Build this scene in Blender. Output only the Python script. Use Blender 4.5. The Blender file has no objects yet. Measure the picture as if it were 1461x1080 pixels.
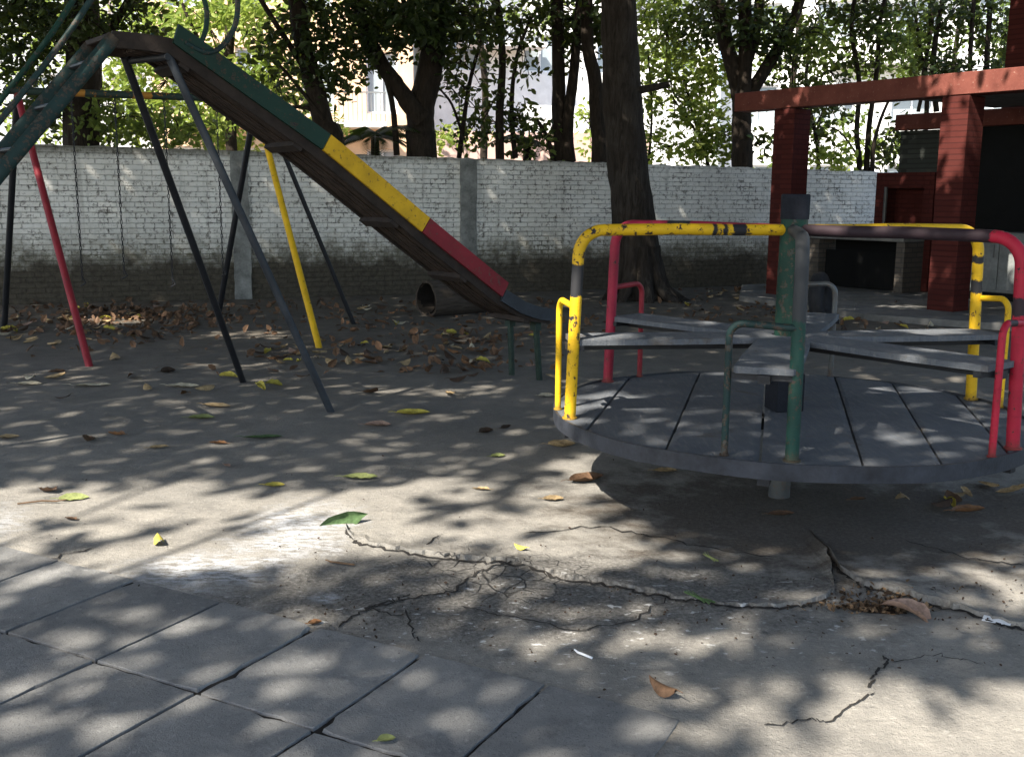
import bpy, math, random
import numpy as np
from mathutils import Vector, Matrix
S = bpy.context.scene; C = S.collection
R_ = math.radians
rng = np.random.default_rng(7); random.seed(5)

# ------------------------------------------------------------------ camera, sky, sun, exposure
CAMZ, FPX, PITCH, ROLL = 1.5, 1500.0, R_(9.9), R_(0.4)
cam = bpy.data.objects.new('camera', bpy.data.cameras.new('camera')); C.objects.link(cam); S.camera = cam
cam.data.sensor_width = 36; cam.data.lens = 36 * FPX / 1461; cam.data.clip_start = .05; cam.data.clip_end = 600
cam.matrix_world = Matrix.Translation((0, 0, CAMZ)) @ Matrix.Rotation(R_(90) - PITCH, 4, 'X') @ Matrix.Rotation(ROLL, 4, 'Z')
SUN = Vector((.62, .72, -1.0))                    # travel of the sunlight
EL = math.atan2(1.0, math.hypot(.62, .72))
w = bpy.data.worlds.new('World'); S.world = w; w.use_nodes = True
nt = w.node_tree; sky = nt.nodes.new('ShaderNodeTexSky'); sky.sky_type = 'NISHITA'; sky.sun_disc = False
sky.sun_elevation = EL; sky.sun_rotation = math.atan2(-.62, -.72); sky.dust_density = 1.5
bg = nt.nodes['Background']; bg.inputs[1].default_value = .135; nt.links.new(sky.outputs[0], bg.inputs[0])
sl = bpy.data.lights.new('sun', 'SUN'); sl.energy = 5.0; sl.angle = R_(.55); sl.color = (1, .93, .82)
so = bpy.data.objects.new('sun', sl); C.objects.link(so); so.rotation_euler = SUN.to_track_quat('-Z', 'Y').to_euler()
S.view_settings.view_transform = 'Standard'; S.view_settings.look = 'None'; S.view_settings.gamma = 1
S.view_settings.exposure = 1.55
S.cycles.max_bounces = 5; S.cycles.transparent_max_bounces = 4

# ------------------------------------------------------------------ helpers: survey (photo bearing + distance -> world)
_fw = Vector((0, math.cos(PITCH), -math.sin(PITCH))); _u0 = Vector((0, math.sin(PITCH), math.cos(PITCH)))
_rt = Vector((1, 0, 0)) * math.cos(ROLL) + _u0 * math.sin(ROLL); _up = _u0 * math.cos(ROLL) - Vector((1, 0, 0)) * math.sin(ROLL)
def _ray(x, y): return _fw + _rt * ((x - 730.5) / FPX) - _up * ((y - 540) / FPX)
def G(x, y, z=0.0):
    d = _ray(x, y); return Vector((0, 0, CAMZ)) + d * ((z - CAMZ) / d.z)
def at(x, y, Y):
    d = _ray(x, y); return Vector((0, 0, CAMZ)) + d * (Y / d.y)

def tag(o, label=None, cat=None, group=None, kind=None):
    if label: o['label'] = label
    if cat: o['category'] = cat
    if group: o['group'] = group
    if kind: o['kind'] = kind
    return o
def empty(name, loc, label, cat, group=None, rz=0):
    o = bpy.data.objects.new(name, None); C.objects.link(o); o.location = loc; o.rotation_euler = (0, 0, rz)
    o.empty_display_size = .1
    return tag(o, label, cat, group)

class MB:
    def __init__(s): s.v = []; s.f = []; s.uv = []; s.n = 0
    def add(s, vs, fs, uvs=None):
        b = len(s.v); s.v += [tuple(p) for p in vs]; s.f += [tuple(i + b for i in f) for f in fs]
        s.uv += uvs if uvs else [(0, 0)] * len(vs)
    def box(s, c, size, rot=None, bev=0.0):
        c = Vector(c); hx, hy, hz = [k / 2 for k in size]
        if bev <= 0:
            vs = [Vector((x, y, z)) for z in (-hz, hz) for x, y in ((-hx, -hy), (hx, -hy), (hx, hy), (-hx, hy))]
            fs = [(3, 2, 1, 0), (4, 5, 6, 7), (0, 1, 5, 4), (1, 2, 6, 5), (2, 3, 7, 6), (3, 0, 4, 7)]
        else:
            b = min(bev, hx * .9, hy * .9, hz * .9); vs = []
            for z, k in ((-hz, b), (-hz + b, 0), (hz - b, 0), (hz, b)):
                vs += [Vector((x, y, z)) for x, y in ((-hx + k, -hy + k), (hx - k, -hy + k), (hx - k, hy - k), (-hx + k, hy - k))]
            fs = [(3, 2, 1, 0), (12, 13, 14, 15)]
            for l in range(3):
                for i in range(4):
                    j = (i + 1) % 4; fs.append((l * 4 + i, l * 4 + j, l * 4 + 4 + j, l * 4 + 4 + i))
        if rot is not None: vs = [rot @ p for p in vs]
        s.add([p + c for p in vs], fs); return s
    def tube(s, pts, rad, n=12, cap=True, jit=0.0, flat=1.0, sup=None):
        pts = [Vector(p) for p in pts]; m = len(pts)
        rad = list(rad) if hasattr(rad, '__len__') else [rad] * m
        T = [(pts[min(i + 1, m - 1)] - pts[max(i - 1, 0)]).normalized() for i in range(m)]
        ref = sup or (Vector((0, 0, 1)) if abs(T[0].z) < .9 else Vector((1, 0, 0)))
        u = (ref - T[0] * ref.dot(T[0])).normalized(); vs = []; uv = []; L = 0
        for i in range(m):
            if i: L += (pts[i] - pts[i - 1]).length
            u = (u - T[i] * u.dot(T[i])).normalized(); q = T[i].cross(u)
            for k in range(n):
                a = 2 * math.pi * k / n; r = rad[i] * (1 + (random.uniform(-jit, jit) if jit else 0))
                vs.append(pts[i] + u * (math.cos(a) * r) + q * (math.sin(a) * r * flat)); uv.append((L, k / n))
        fs = [(i * n + k, i * n + (k + 1) % n, (i + 1) * n + (k + 1) % n, (i + 1) * n + k) for i in range(m - 1) for k in range(n)]
        if cap: fs += [tuple(range(n))[::-1], tuple(range((m - 1) * n, m * n))]
        s.add(vs, fs, uv); return s
    def prism(s, poly, z0, z1):
        n = len(poly); s.add([(x, y, z0) for x, y in poly] + [(x, y, z1) for x, y in poly],
              [tuple(range(n))[::-1], tuple(range(n, 2 * n))] + [(i, (i + 1) % n, n + (i + 1) % n, n + i) for i in range(n)]); return s
    def build(s, name, mat, parent=None, smooth=False, label=None):
        me = bpy.data.meshes.new(name); me.from_pydata(s.v, [], s.f)
        if any(q != (0, 0) for q in s.uv):
            ul = me.uv_layers.new(name='UVMap'); li = np.empty(len(me.loops), np.int32); me.loops.foreach_get('vertex_index', li)
            ul.data.foreach_set('uv', np.array(s.uv, np.float32)[li].ravel())
        me.materials.append(mat); me.validate()
        if smooth:
            me.polygons.foreach_set('use_smooth', [True] * len(me.polygons))
            try: me.set_sharp_from_angle(angle=R_(42))
            except Exception: pass
        o = bpy.data.objects.new(name, me); C.objects.link(o)
        if parent: o.parent = parent
        if label: o['label'] = label
        return o

def fast_mesh(name, V, F, mat, parent=None, smooth=False):          # V (N,3), F (M,4) numpy
    me = bpy.data.meshes.new(name); nv, nf = len(V), len(F)
    me.vertices.add(nv); me.vertices.foreach_set('co', V.astype(np.float32).ravel())
    me.loops.add(nf * 4); me.loops.foreach_set('vertex_index', F.astype(np.int32).ravel())
    me.polygons.add(nf); me.polygons.foreach_set('loop_start', np.arange(0, nf * 4, 4, dtype=np.int32))
    me.polygons.foreach_set('use_smooth', np.full(nf, smooth))
    me.update(calc_edges=True); me.materials.append(mat)
    o = bpy.data.objects.new(name, me); C.objects.link(o)
    if parent: o.parent = parent
    return o
def arc_pts(c, a, b, r, n=7):                                       # quarter bend from direction a to direction b
    return [Vector(c) + (Vector(a) * math.cos(t) + Vector(b) * math.sin(t)) * r for t in [math.pi / 2 * i / n for i in range(n + 1)]]
def smooth_path(P, k=6):
    P = [Vector(p) for p in P]; out = []
    for i in range(len(P) - 1):
        a, b, c, d = P[max(i - 1, 0)], P[i], P[i + 1], P[min(i + 2, len(P) - 1)]
        for j in range(k):
            t = j / k; out.append(.5 * ((2 * b) + (c - a) * t + (2 * a - 5 * b + 4 * c - d) * t * t + (3 * b - a - 3 * c + d) * t ** 3))
    return out + [P[-1]]

# ------------------------------------------------------------------ materials
class NM:
    def __init__(s, name, rough=.8, spec=.3, metal=0):
        s.m = bpy.data.materials.new(name); s.m.use_nodes = True; s.t = s.m.node_tree
        s.b = s.t.nodes['Principled BSDF']; s.b.inputs['Roughness'].default_value = rough
        s.b.inputs['Specular IOR Level'].default_value = spec; s.b.inputs['Metallic'].default_value = metal
        s._o = None
    def n(s, t, **k):
        x = s.t.nodes.new('ShaderNode' + t)
        for a, v in k.items():
            if a[0] == 'i': s.put(x.inputs[int(a[1:])], v)
            else: setattr(x, a, v)
        return x
    def put(s, sock, v):
        if isinstance(v, bpy.types.NodeSocket): s.t.links.new(v, sock)
        else: sock.default_value = (*v, 1) if (isinstance(v, tuple) and len(v) == 3 and sock.type == 'RGBA') else v
    def obj(s):
        if s._o is None: s._o = s.n('TexCoord').outputs['Object']
        return s._o
    def mapv(s, v, sc=(1, 1, 1), loc=(0, 0, 0), rot=(0, 0, 0)):
        x = s.n('Mapping'); s.put(x.inputs[0], v); x.inputs[1].default_value = loc; x.inputs[2].default_value = rot; x.inputs[3].default_value = sc; return x.outputs[0]
    def noise(s, v, sc, det=4, ro=.6, dist=0):
        x = s.n('TexNoise'); s.put(x.inputs['Vector'], v); x.inputs['Scale'].default_value = sc; x.inputs['Detail'].default_value = det
        x.inputs['Roughness'].default_value = ro; x.inputs['Distortion'].default_value = dist; return x.outputs['Fac']
    def ramp(s, f, a, b, va=0.0, vb=1.0, smooth=False):
        x = s.n('MapRange'); s.put(x.inputs[0], f); x.inputs[1].default_value = a; x.inputs[2].default_value = b
        x.inputs[3].default_value = va; x.inputs[4].default_value = vb
        if smooth: x.interpolation_type = 'SMOOTHSTEP'
        return x.outputs[0]
    def mix(s, f, a, b, bt='MIX'):
        x = s.n('Mix', data_type='RGBA', blend_type=bt); s.put(x.inputs[0], f); s.put(x.inputs[6], a); s.put(x.inputs[7], b); return x.outputs[2]
    def math(s, op, a, b=0.0):
        x = s.n('Math', operation=op); s.put(x.inputs[0], a); s.put(x.inputs[1], b); return x.outputs[0]
    def sep(s, v):
        x = s.n('SeparateXYZ'); s.put(x.inputs[0], v); return x.outputs
    def comb(s, a, b, c=0.0):
        x = s.n('CombineXYZ'); s.put(x.inputs[0], a); s.put(x.inputs[1], b); s.put(x.inputs[2], c); return x.outputs[0]
    def col(s, c): s.put(s.b.inputs['Base Color'], c); return s
    def bump(s, h, d=.01, st=.6):
        x = s.n('Bump'); x.inputs['Strength'].default_value = st; x.inputs['Distance'].default_value = d
        s.put(x.inputs['Height'], h); s.t.links.new(x.outputs[0], s.b.inputs['Normal']); return s
    def rough(s, r): s.put(s.b.inputs['Roughness'], r); return s
M = {}
def plain(name, c, rough=.8, var=.35, sc=6, spec=.3, bump=.004, metal=0):
    m = NM(name, rough, spec, metal); o = m.obj(); f = m.noise(o, sc, 6, .65); f2 = m.noise(o, sc * 7, 3)
    k = m.math('ADD', m.ramp(f, .3, .7, 1 - var, 1 + var * .5), m.ramp(f2, .3, .7, -.1, .1))
    m.col(m.mix(1.0, c, m.comb(k, k, k), 'MULTIPLY'))
    if bump: m.bump(f2, bump)
    M[name] = m.m; return m.m
def paint(name, c, bands=(), chip=.60, dark=(.02, .02, .022), spec=.25, rough=.58):
    """painted steel tube: chips and rubbed-off bands (metres along the tube, u)"""
    m = NM(name, rough, spec); tc = m.n('TexCoord'); u, v, _ = m.sep(tc.outputs['UV']); o = m.obj()
    f = m.noise(o, 30, 5, .7); f2 = m.noise(o, 90, 3, .6); lo = m.noise(o, 5, 3)
    mask = m.ramp(m.math('ADD', f, m.math('MULTIPLY', lo, .25)), chip + .12, chip + .16)
    for a, b in bands:
        uu = m.math('ADD', u, m.math('MULTIPLY', m.math('SUBTRACT', f, .5), .06))
        inside = m.math('MULTIPLY', m.ramp(uu, a - .004, a + .004), m.ramp(uu, b + .004, b - .004))
        mask = m.math('MAXIMUM', mask, inside)
    cc = m.mix(m.ramp(lo, .35, .7, 0, .6), c, tuple(k * .5 for k in c)); cc = m.mix(m.ramp(f2, .6, .75, 0, .3), cc, tuple(min(1, k * 1.2 + .03) for k in c))
    src = m.math('ADD', f, m.math('MULTIPLY', lo, .25)); foot = m.ramp(m.math('ADD', u, m.math('MULTIPLY', m.math('SUBTRACT', f, .5), .12)), .07, .02)
    cc = m.mix(m.math('MULTIPLY', m.ramp(src, chip + .085, chip + .13), .8), cc, (.10, .045, .022)); cc = m.mix(m.math('MULTIPLY', foot, 0.0 if name.startswith('slide') or name == 'swing_beam' else .6), cc, (.075, .040, .024)); cc = m.mix(m.ramp(m.noise(m.mapv(o, (6, 6, 40)), 2, 4, .7), .58, .72, 0, .35), cc, tuple(k * .35 for k in c))
    m.col(m.mix(mask, cc, dark)); m.bump(m.math('SUBTRACT', f2, mask), .002, .5); m.rough(m.ramp(mask, 0, 1, rough, .65))
    M[name] = m.m; return m.m
def leafmat(name, a, b, trans=.35, rough=.55, tc=(.25, .30, .03)):
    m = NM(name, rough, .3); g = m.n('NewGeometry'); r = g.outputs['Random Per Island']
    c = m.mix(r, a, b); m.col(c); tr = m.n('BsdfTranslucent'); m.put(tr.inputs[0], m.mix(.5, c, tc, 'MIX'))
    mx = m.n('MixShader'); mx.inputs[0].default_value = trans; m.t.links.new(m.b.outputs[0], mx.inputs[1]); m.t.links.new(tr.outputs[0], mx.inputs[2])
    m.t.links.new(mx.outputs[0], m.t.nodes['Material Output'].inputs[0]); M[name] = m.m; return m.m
def drymat(name, c):
    m = NM(name, .75, .2); o = m.obj(); f = m.noise(o, 40, 5, .7)
    m.col(m.mix(m.ramp(f, .35, .7), c, tuple(k * .45 for k in c))); m.bump(f, .003); M[name] = m.m

leafmat('leaf_dark', (.010, .020, .007), (.030, .055, .014), .25)  # shade under the canopy put into a near-black leaf colour
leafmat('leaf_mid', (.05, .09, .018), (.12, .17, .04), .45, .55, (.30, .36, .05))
leafmat('leaf_lit', (.12, .20, .03), (.29, .34, .08), .5, .55, (.36, .45, .06))  # sunlight on the leaves put into a brighter, more translucent colour
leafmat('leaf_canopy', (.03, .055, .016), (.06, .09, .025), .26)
for nme, c in dict(dry_brown=(.15, .088, .052), dry_tan=(.42, .30, .16), dry_yellow=(.50, .42, .08), dry_orange=(.24, .12, .055),
                   dry_dark=(.06, .038, .025), dry_green=(.075, .13, .05), dry_lime=(.24, .27, .10), dry_pink=(.36, .24, .18), dry_pale=(.50, .44, .32)).items(): drymat(nme, c)
plain('black_paint', (.016, .017, .02), .5, .4, 8)
plain('slate_paint', (.028, .033, .040), .55, .4, 6)
plain('dark_wood', (.030, .021, .016), .8, .5, 9)
plain('cap_rubber', (.016, .018, .024), .8, .4, 9, .12)
plain('slat_wood', (.045, .030, .022), .8, .6, 14)
paint('teal_paint', (.014, .036, .034), (), .58, (.05, .055, .05))
paint('green_paint', (.009, .042, .028), (), .60, (.05, .06, .055))
paint('green_arm', (.011, .048, .036), ((.60, 2.6),), .58, (.036, .038, .040))
paint('yellow_paint', (.72, .43, .012), (), .66)
paint('yellow_arm', (.74, .44, .012), ((.62, .775), (1.56, 1.585), (1.615, 1.64), (1.665, 1.74)), .60)
paint('yellow_arm_rear', (.72, .43, .014), ((.60, .67), (.76, .80)), .63)
paint('red_paint', (.26, .022, .032), (), .66, (.1, .05, .05))
paint('red_arm', (.42, .016, .040), ((.60, .68), (1.02, 2.6)), .64, (.030, .018, .022))
paint('red_arm_rear', (.30, .02, .045), ((1.25, 1.4),), .66)
paint('slide_green', (.008, .034, .022), (), .62)
paint('slide_yellow', (.66, .38, .010), (), .63, (.25, .16, .02))
paint('slide_red', (.21, .015, .022), (), .62, (.12, .04, .04))
paint('beam_paint', (.02, .045, .035), (), .6)
paint('steel_worn', (.085, .09, .09), (), .6, (.08, .08, .08), .5, .4)

m = NM('deck', .8, .2); o = m.obj(); v = m.mapv(o, (26, 3, 3), rot=(0, 0, R_(14))); a = m.noise(v, 1.6, 7, .75); b = m.noise(o, 3.2, 6, .7, .4); d = m.noise(o, 55, 4, .75)
c = m.mix(m.ramp(b, .35, .65), (.085, .094, .108), (.125, .132, .142)); c = m.mix(m.ramp(a, .52, .68, 0, .55), c, (.20, .19, .175)); c = m.mix(m.ramp(a, .28, .42, .6, 0), c, (.05, .05, .052)); c = m.mix(m.ramp(b, .58, .68, 0, .7), c, (.085, .068, .052))
c = m.mix(m.ramp(d, .63, .72, 0, .7), c, (.24, .235, .225)); c = m.mix(m.ramp(d, .25, .36, .6, 0), c, (.04, .04, .04)); m.col(c); m.bump(m.math('ADD', a, d), .008, .7); M['deck'] = m.m
# bark
m = NM('bark', .9, .15); o = m.obj(); v = m.mapv(o, (9, 9, 1.6)); f = m.noise(v, 2.2, 8, .7, .6); f2 = m.noise(o, 1.3, 4)
m.col(m.mix(m.ramp(f, .35, .68), (.018, .014, .011), m.mix(m.ramp(f2, .4, .65), (.046, .037, .030), (.070, .061, .052)))); m.bump(f, .05, .9); M['bark'] = m.m
m = NM('bark_dark', .9, .15); o = m.obj(); f = m.noise(m.mapv(o, (8, 8, 2)), 3, 6, .7); m.col(m.mix(m.ramp(f, .3, .7), (.012, .009, .007), (.040, .031, .023))); m.bump(f, .03, .8); M['bark_dark'] = m.m

# ground (asphalt and cement wash, dirt towards the wall, lime stains)
def ground_mat(name, stains=True):
    m = NM(name, .9, .2); o = m.obj(); x, y, z = m.sep(o)
    big = m.noise(o, .8, 5, .6); mid = m.noise(o, 5, 6, .65); fine = m.noise(o, 60, 4, .7); grit = m.noise(o, 190, 2, .6)
    base = m.mix(m.ramp(big, .35, .65), (.205, .195, .182), (.295, .275, .250))
    base = m.mix(m.ramp(mid, .30, .62, .55, 0), base, (.125, .120, .115))
    base = m.mix(m.ramp(fine, .55, .75, 0, .55), base, (.38, .355, .32))
    base = m.mix(m.ramp(grit, .60, .72, 0, .7), base, (.06, .058, .055)); med = m.noise(m.mapv(o, (1, 1.5, 1)), 22, 5, .75); base = m.mix(m.ramp(med, .30, .46, .55, 0), base, (.10, .098, .095)); base = m.mix(m.ramp(med, .58, .70, 0, .5), base, (.40, .385, .355))
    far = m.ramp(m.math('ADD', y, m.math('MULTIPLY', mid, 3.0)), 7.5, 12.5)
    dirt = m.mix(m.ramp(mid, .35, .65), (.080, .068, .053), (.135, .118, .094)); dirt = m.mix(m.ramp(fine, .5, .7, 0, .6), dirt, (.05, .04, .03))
    back = m.ramp(m.math('ADD', y, m.math('MULTIPLY', big, 1.6)), 5.9, 7.4, 1.0, .86); base = m.mix(1.0, base, m.comb(back, back, m.math('MULTIPLY', back, .97)), 'MULTIPLY'); base = m.mix(m.math('MULTIPLY', far, .85), base, dirt)  # back: ground past the sunlit band darkened in colour to deepen its shade
    vor = m.n('TexVoronoi', feature='DISTANCE_TO_EDGE'); m.put(vor.inputs['Vector'], m.mix(.45, m.mapv(o, (11, 11, 11)), m.n('TexNoise', i0=o, i2=4.0).outputs['Color'], 'ADD')); vor.inputs['Scale'].default_value = 1.0
    def blob(cx, cy, rx, ry, k=.35, ns=mid):
        a = m.math('DIVIDE', m.math('SUBTRACT', x, cx), rx); b = m.math('DIVIDE', m.math('SUBTRACT', y, cy), ry)
        d = m.math('SQRT', m.math('ADD', m.math('MULTIPLY', a, a), m.math('MULTIPLY', b, b)))
        return m.ramp(m.math('ADD', d, m.math('MULTIPLY', m.math('SUBTRACT', ns, .5), 2.2)), 1.0 + k, 1.0 - k)
    crz = m.math('MULTIPLY', blob(-.10, 4.0, .38, .26), m.ramp(big, .42, .55, .15, .8))
    crack = m.math('MULTIPLY', m.ramp(vor.outputs[0], .055, .01), crz)
    base = m.mix(m.math('MULTIPLY', blob(.10, 3.85, 1.3, .42), .9), base, m.mix(m.ramp(fine, .4, .65), (.075, .070, .064), (.205, .195, .18)))
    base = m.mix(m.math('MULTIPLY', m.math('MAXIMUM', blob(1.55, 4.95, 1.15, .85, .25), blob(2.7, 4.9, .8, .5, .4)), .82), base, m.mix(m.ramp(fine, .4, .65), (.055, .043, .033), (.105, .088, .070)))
    if stains:
        wn = m.noise(m.mapv(o, (1, 2.2, 1)), 14, 6, .75)
        for cx, cy, rx, ry in ((-.97, 4.58, .22, .34), (-1.25, 4.02, .26, .20), (-.70, 3.78, .05, .04), (-2.6, 4.5, .3, .3)):
            base = m.mix(m.math('MULTIPLY', blob(cx, cy, rx, ry, .5), m.ramp(wn, .42, .56, .0, .9)), base, (.44, .45, .47))
        fl = m.math('MULTIPLY', m.ramp(m.noise(m.mapv(o, (1, 1.6, 1)), 17, 3, .6), .62, .68), blob(.15, 3.55, 1.1, .42, .5))
        base = m.mix(m.math('MULTIPLY', fl, .8), base, (.55, .55, .54))
    base = m.mix(crack, base, (.03, .028, .026)); m.col(base)
    h = m.math('ADD', m.math('MULTIPLY', mid, .6), m.math('ADD', m.math('MULTIPLY', fine, .35), m.math('MULTIPLY', m.math('ADD', grit, med), .22)))
    m.bump(m.math('SUBTRACT', h, m.math('MULTIPLY', crack, .8)), .022, .8); M[name] = m.m
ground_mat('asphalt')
m = NM('slab_concrete', .9, .2); o = m.obj(); r = m.n('NewGeometry').outputs['Random Per Island']
big = m.noise(o, 2.2, 5, .65); fine = m.noise(o, 70, 4, .7); grit = m.noise(o, 200, 2); mid = m.noise(o, 11, 5, .65)
c = m.mix(m.ramp(big, .3, .7), (.158, .160, .160), (.252, .247, .236)); c = m.mix(m.ramp(mid, .55, .75, 0, .5), c, (.33, .325, .31)); c = m.mix(m.ramp(mid, .28, .42, .5, 0), c, (.11, .11, .115))
c = m.mix(m.ramp(grit, .58, .7, 0, .7), c, (.06, .06, .06)); st_ = m.noise(m.mapv(o, (1, 1, 1)), 5, 6, .75, .4); c = m.mix(m.ramp(st_, .55, .66, 0, .45), c, (.085, .085, .088)); md = m.noise(o, 30, 4, .75); c = m.mix(m.ramp(md, .6, .72, 0, .5), c, (.40, .395, .38)); c = m.mix(m.ramp(md, .28, .4, .4, 0), c, (.10, .10, .10)); k = m.ramp(r, 0, 1, .80, 1.16); m.col(m.mix(1.0, c, m.comb(k, k, k), 'MULTIPLY'))
m.bump(m.math('ADD', m.math('MULTIPLY', mid, .4), m.math('ADD', fine, m.math('MULTIPLY', grit, .5))), .006, .6); M['slab_concrete'] = m.m
plain('joint_dirt', (.026, .024, .022), .95, .5, 30)
plain('crack_dirt', (.028, .025, .022), .95, .5, 30)
plain('cement', (.24, .235, .225), .9, .35, 5, .2, .006)
plain('floor_cement', (.17, .165, .155), .85, .4, 3)

# whitewashed brick wall: object x along, z up
m = NM('white_brick', .9, .15); o = m.obj(); x, y, z = m.sep(o); nz = m.noise(o, 3.5, 6, .7); n2 = m.noise(o, 15, 7, .8); n3 = m.noise(o, .9, 4, .6)
wob = m.math('MULTIPLY', m.math('SUBTRACT', n2, .5), .07)
bt = m.n('TexBrick'); m.put(bt.inputs[0], m.comb(m.math('ADD', x, wob), m.math('ADD', z, m.math('MULTIPLY', wob, .6)))); bt.inputs['Scale'].default_value = 1.0
bt.inputs['Mortar Size'].default_value = .008; bt.inputs['Mortar Smooth'].default_value = .5; bt.inputs['Brick Width'].default_value = .24; bt.inputs['Row Height'].default_value = .072
bt.inputs[1].default_value = (0, 0, 0, 1); bt.inputs[2].default_value = (1, 1, 1, 1)
mort = bt.outputs['Fac']; rnd = m.sep(bt.outputs['Color'])[0]
paintc = m.mix(m.ramp(n3, .35, .65), (.68, .665, .615), (.81, .795, .745)); paintc = m.mix(m.ramp(rnd, .0, .35, .35, 0), paintc, (.55, .55, .52))
bare = m.ramp(m.math('ADD', m.math('MULTIPLY', n2, .7), m.math('MULTIPLY', nz, .3)), .525, .575)
pl = m.ramp(m.noise(o, 1.3, 5, .7), .42, .6, .25, 1.0); gap = m.math('MULTIPLY', m.math('MULTIPLY', mort, pl), m.ramp(m.math('ADD', nz, m.math('MULTIPLY', n2, .6)), .70, .92, .10, .9))
c = m.mix(m.math('MULTIPLY', bare, .8), paintc, m.mix(n3, (.10, .085, .06), (.17, .16, .14)))
c = m.mix(gap, c, (.055, .05, .042)); sk = m.noise(m.comb(m.math('MULTIPLY', x, 6.0), 0.0, m.math('MULTIPLY', z, .5)), 1.0, 5, .65); c = m.mix(m.ramp(sk, .56, .70, 0, .4), c, (.20, .19, .16))
moss = m.ramp(m.math('SUBTRACT', m.math('ADD', z, m.math('MULTIPLY', m.math('SUBTRACT', nz, .5), 1.0)), 0.0), 1.02, .62)
c = m.mix(m.math('MULTIPLY', moss, m.ramp(n2, .35, .6, .35, .9)), c, (.13, .12, .075))
low = m.ramp(m.math('ADD', z, m.math('MULTIPLY', m.math('SUBTRACT', nz, .5), .9)), .72, .46)
c = m.mix(low, c, m.mix(m.ramp(n2, .4, .6), (.050, .044, .034), (.088, .078, .06)))
top = m.ramp(m.math('ADD', z, m.math('MULTIPLY', m.math('SUBTRACT', n2, .5), .25)), 1.93, 2.06); c = m.mix(m.math('MULTIPLY', top, .8), c, (.085, .08, .055))
m.col(c); m.bump(m.math('SUBTRACT', m.math('MULTIPLY', n2, .5), mort), .012, .9); M['white_brick'] = m.m
plain('pilaster_cement', (.24, .245, .23), .9, .6, 4)
def brickmat(name, a, b, mo, bw=.25, rh=.075):
    m = NM(name, .9, .15); x, y, z = m.sep(m.obj()); bt = m.n('TexBrick'); m.put(bt.inputs[0], m.comb(m.math('ADD', x, y), z)); bt.inputs['Scale'].default_value = 1
    bt.inputs['Brick Width'].default_value = bw; bt.inputs['Row Height'].default_value = rh; bt.inputs['Mortar Size'].default_value = .01
    m.put(bt.inputs[1], a); m.put(bt.inputs[2], b); m.put(bt.inputs[3], mo); n = m.noise(m.obj(), 8, 5)
    m.col(m.mix(m.ramp(n, .3, .7, .4, 0), bt.outputs[0], mo)); m.bump(m.math('SUBTRACT', n, bt.outputs[1]), .01); M[name] = m.m
brickmat('dark_brick', (.045, .052, .048), (.06, .066, .06), (.035, .038, .035))
brickmat('pier_brick', (.11, .095, .08), (.15, .125, .105), (.08, .075, .07))
brickmat('red_brick', (.068, .016, .013), (.088, .021, .017), (.054, .014, .012), .24, .07)
m = NM('red_render', .75, .25); o = m.obj(); f = m.noise(o, 4, 6, .65); f2 = m.noise(o, 28, 4, .7)
c = m.mix(m.ramp(f, .3, .7), (.12, .033, .024), (.19, .060, .044)); c = m.mix(m.ramp(f2, .62, .72, 0, .6), c, (.40, .26, .2)); m.col(c); m.bump(f2, .006); M['red_render'] = m.m
plain('black_room', (.005, .0055, .006), .9, .3, 3)  # deep shade of the open room put into a near-black colour
plain('grey_cabinet', (.20, .21, .205), .6, .3, 4)
plain('rubber', (.018, .018, .020), .75, .4, 20)
m = NM('log_skin', .9, .15); o = m.obj(); f = m.noise(m.mapv(o, (2, 14, 14)), 2, 6, .7); m.col(m.mix(m.ramp(f, .3, .7), (.035, .028, .021), (.10, .08, .065))); m.bump(f, .02, .9); M['log_skin'] = m.m
plain('white_render', (.82, .81, .78), .85, .1, .4, .2, 0); plain('cream_render', (.72, .50, .32), .85, .12, .4, .2, 0); plain('pink_render', (.60, .42, .36), .85, .12, .4, .2, 0)
plain('grey_render', (.45, .46, .47), .85, .2, .4, .2, 0)
m = NM('window_glass', .08, .6); m.col((.30, .34, .36)); M['window_glass'] = m.m
plain('white_frame', (.80, .80, .80), .5, .1, 2, .3, 0); plain('rail_grey', (.18, .19, .19), .5, .2)
plain('paper_white', (.72, .74, .76), .8, .1, 20, .2, 0); plain('twig_wood', (.12, .075, .045), .9, .4, 30)

# ------------------------------------------------------------------ ground
SA, SB, SO = np.array([.48, .877]), np.array([.877, -.48]), np.array([-.95, 2.98]); SLA, SLB = .58, .45
def slab_pt(i, j): p = SO + SB * (SLB * i) + SA * (SLA * j); return float(p[0]), float(p[1])
MC = Vector((1.40, 5.31, 0))                                      # merry-go-round centre
def vnoise(x, y, seed):
    r = np.random.default_rng(seed); g = r.random((64, 64)); xi = np.floor(x).astype(int); yi = np.floor(y).astype(int); fx = x - xi; fy = y - yi
    fx = fx * fx * (3 - 2 * fx); fy = fy * fy * (3 - 2 * fy); a = g[xi % 64, yi % 64]; b = g[(xi + 1) % 64, yi % 64]; c = g[xi % 64, (yi + 1) % 64]; d = g[(xi + 1) % 64, (yi + 1) % 64]
    return a * (1 - fx) * (1 - fy) + b * fx * (1 - fy) + c * (1 - fx) * fy + d * fx * fy
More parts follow.
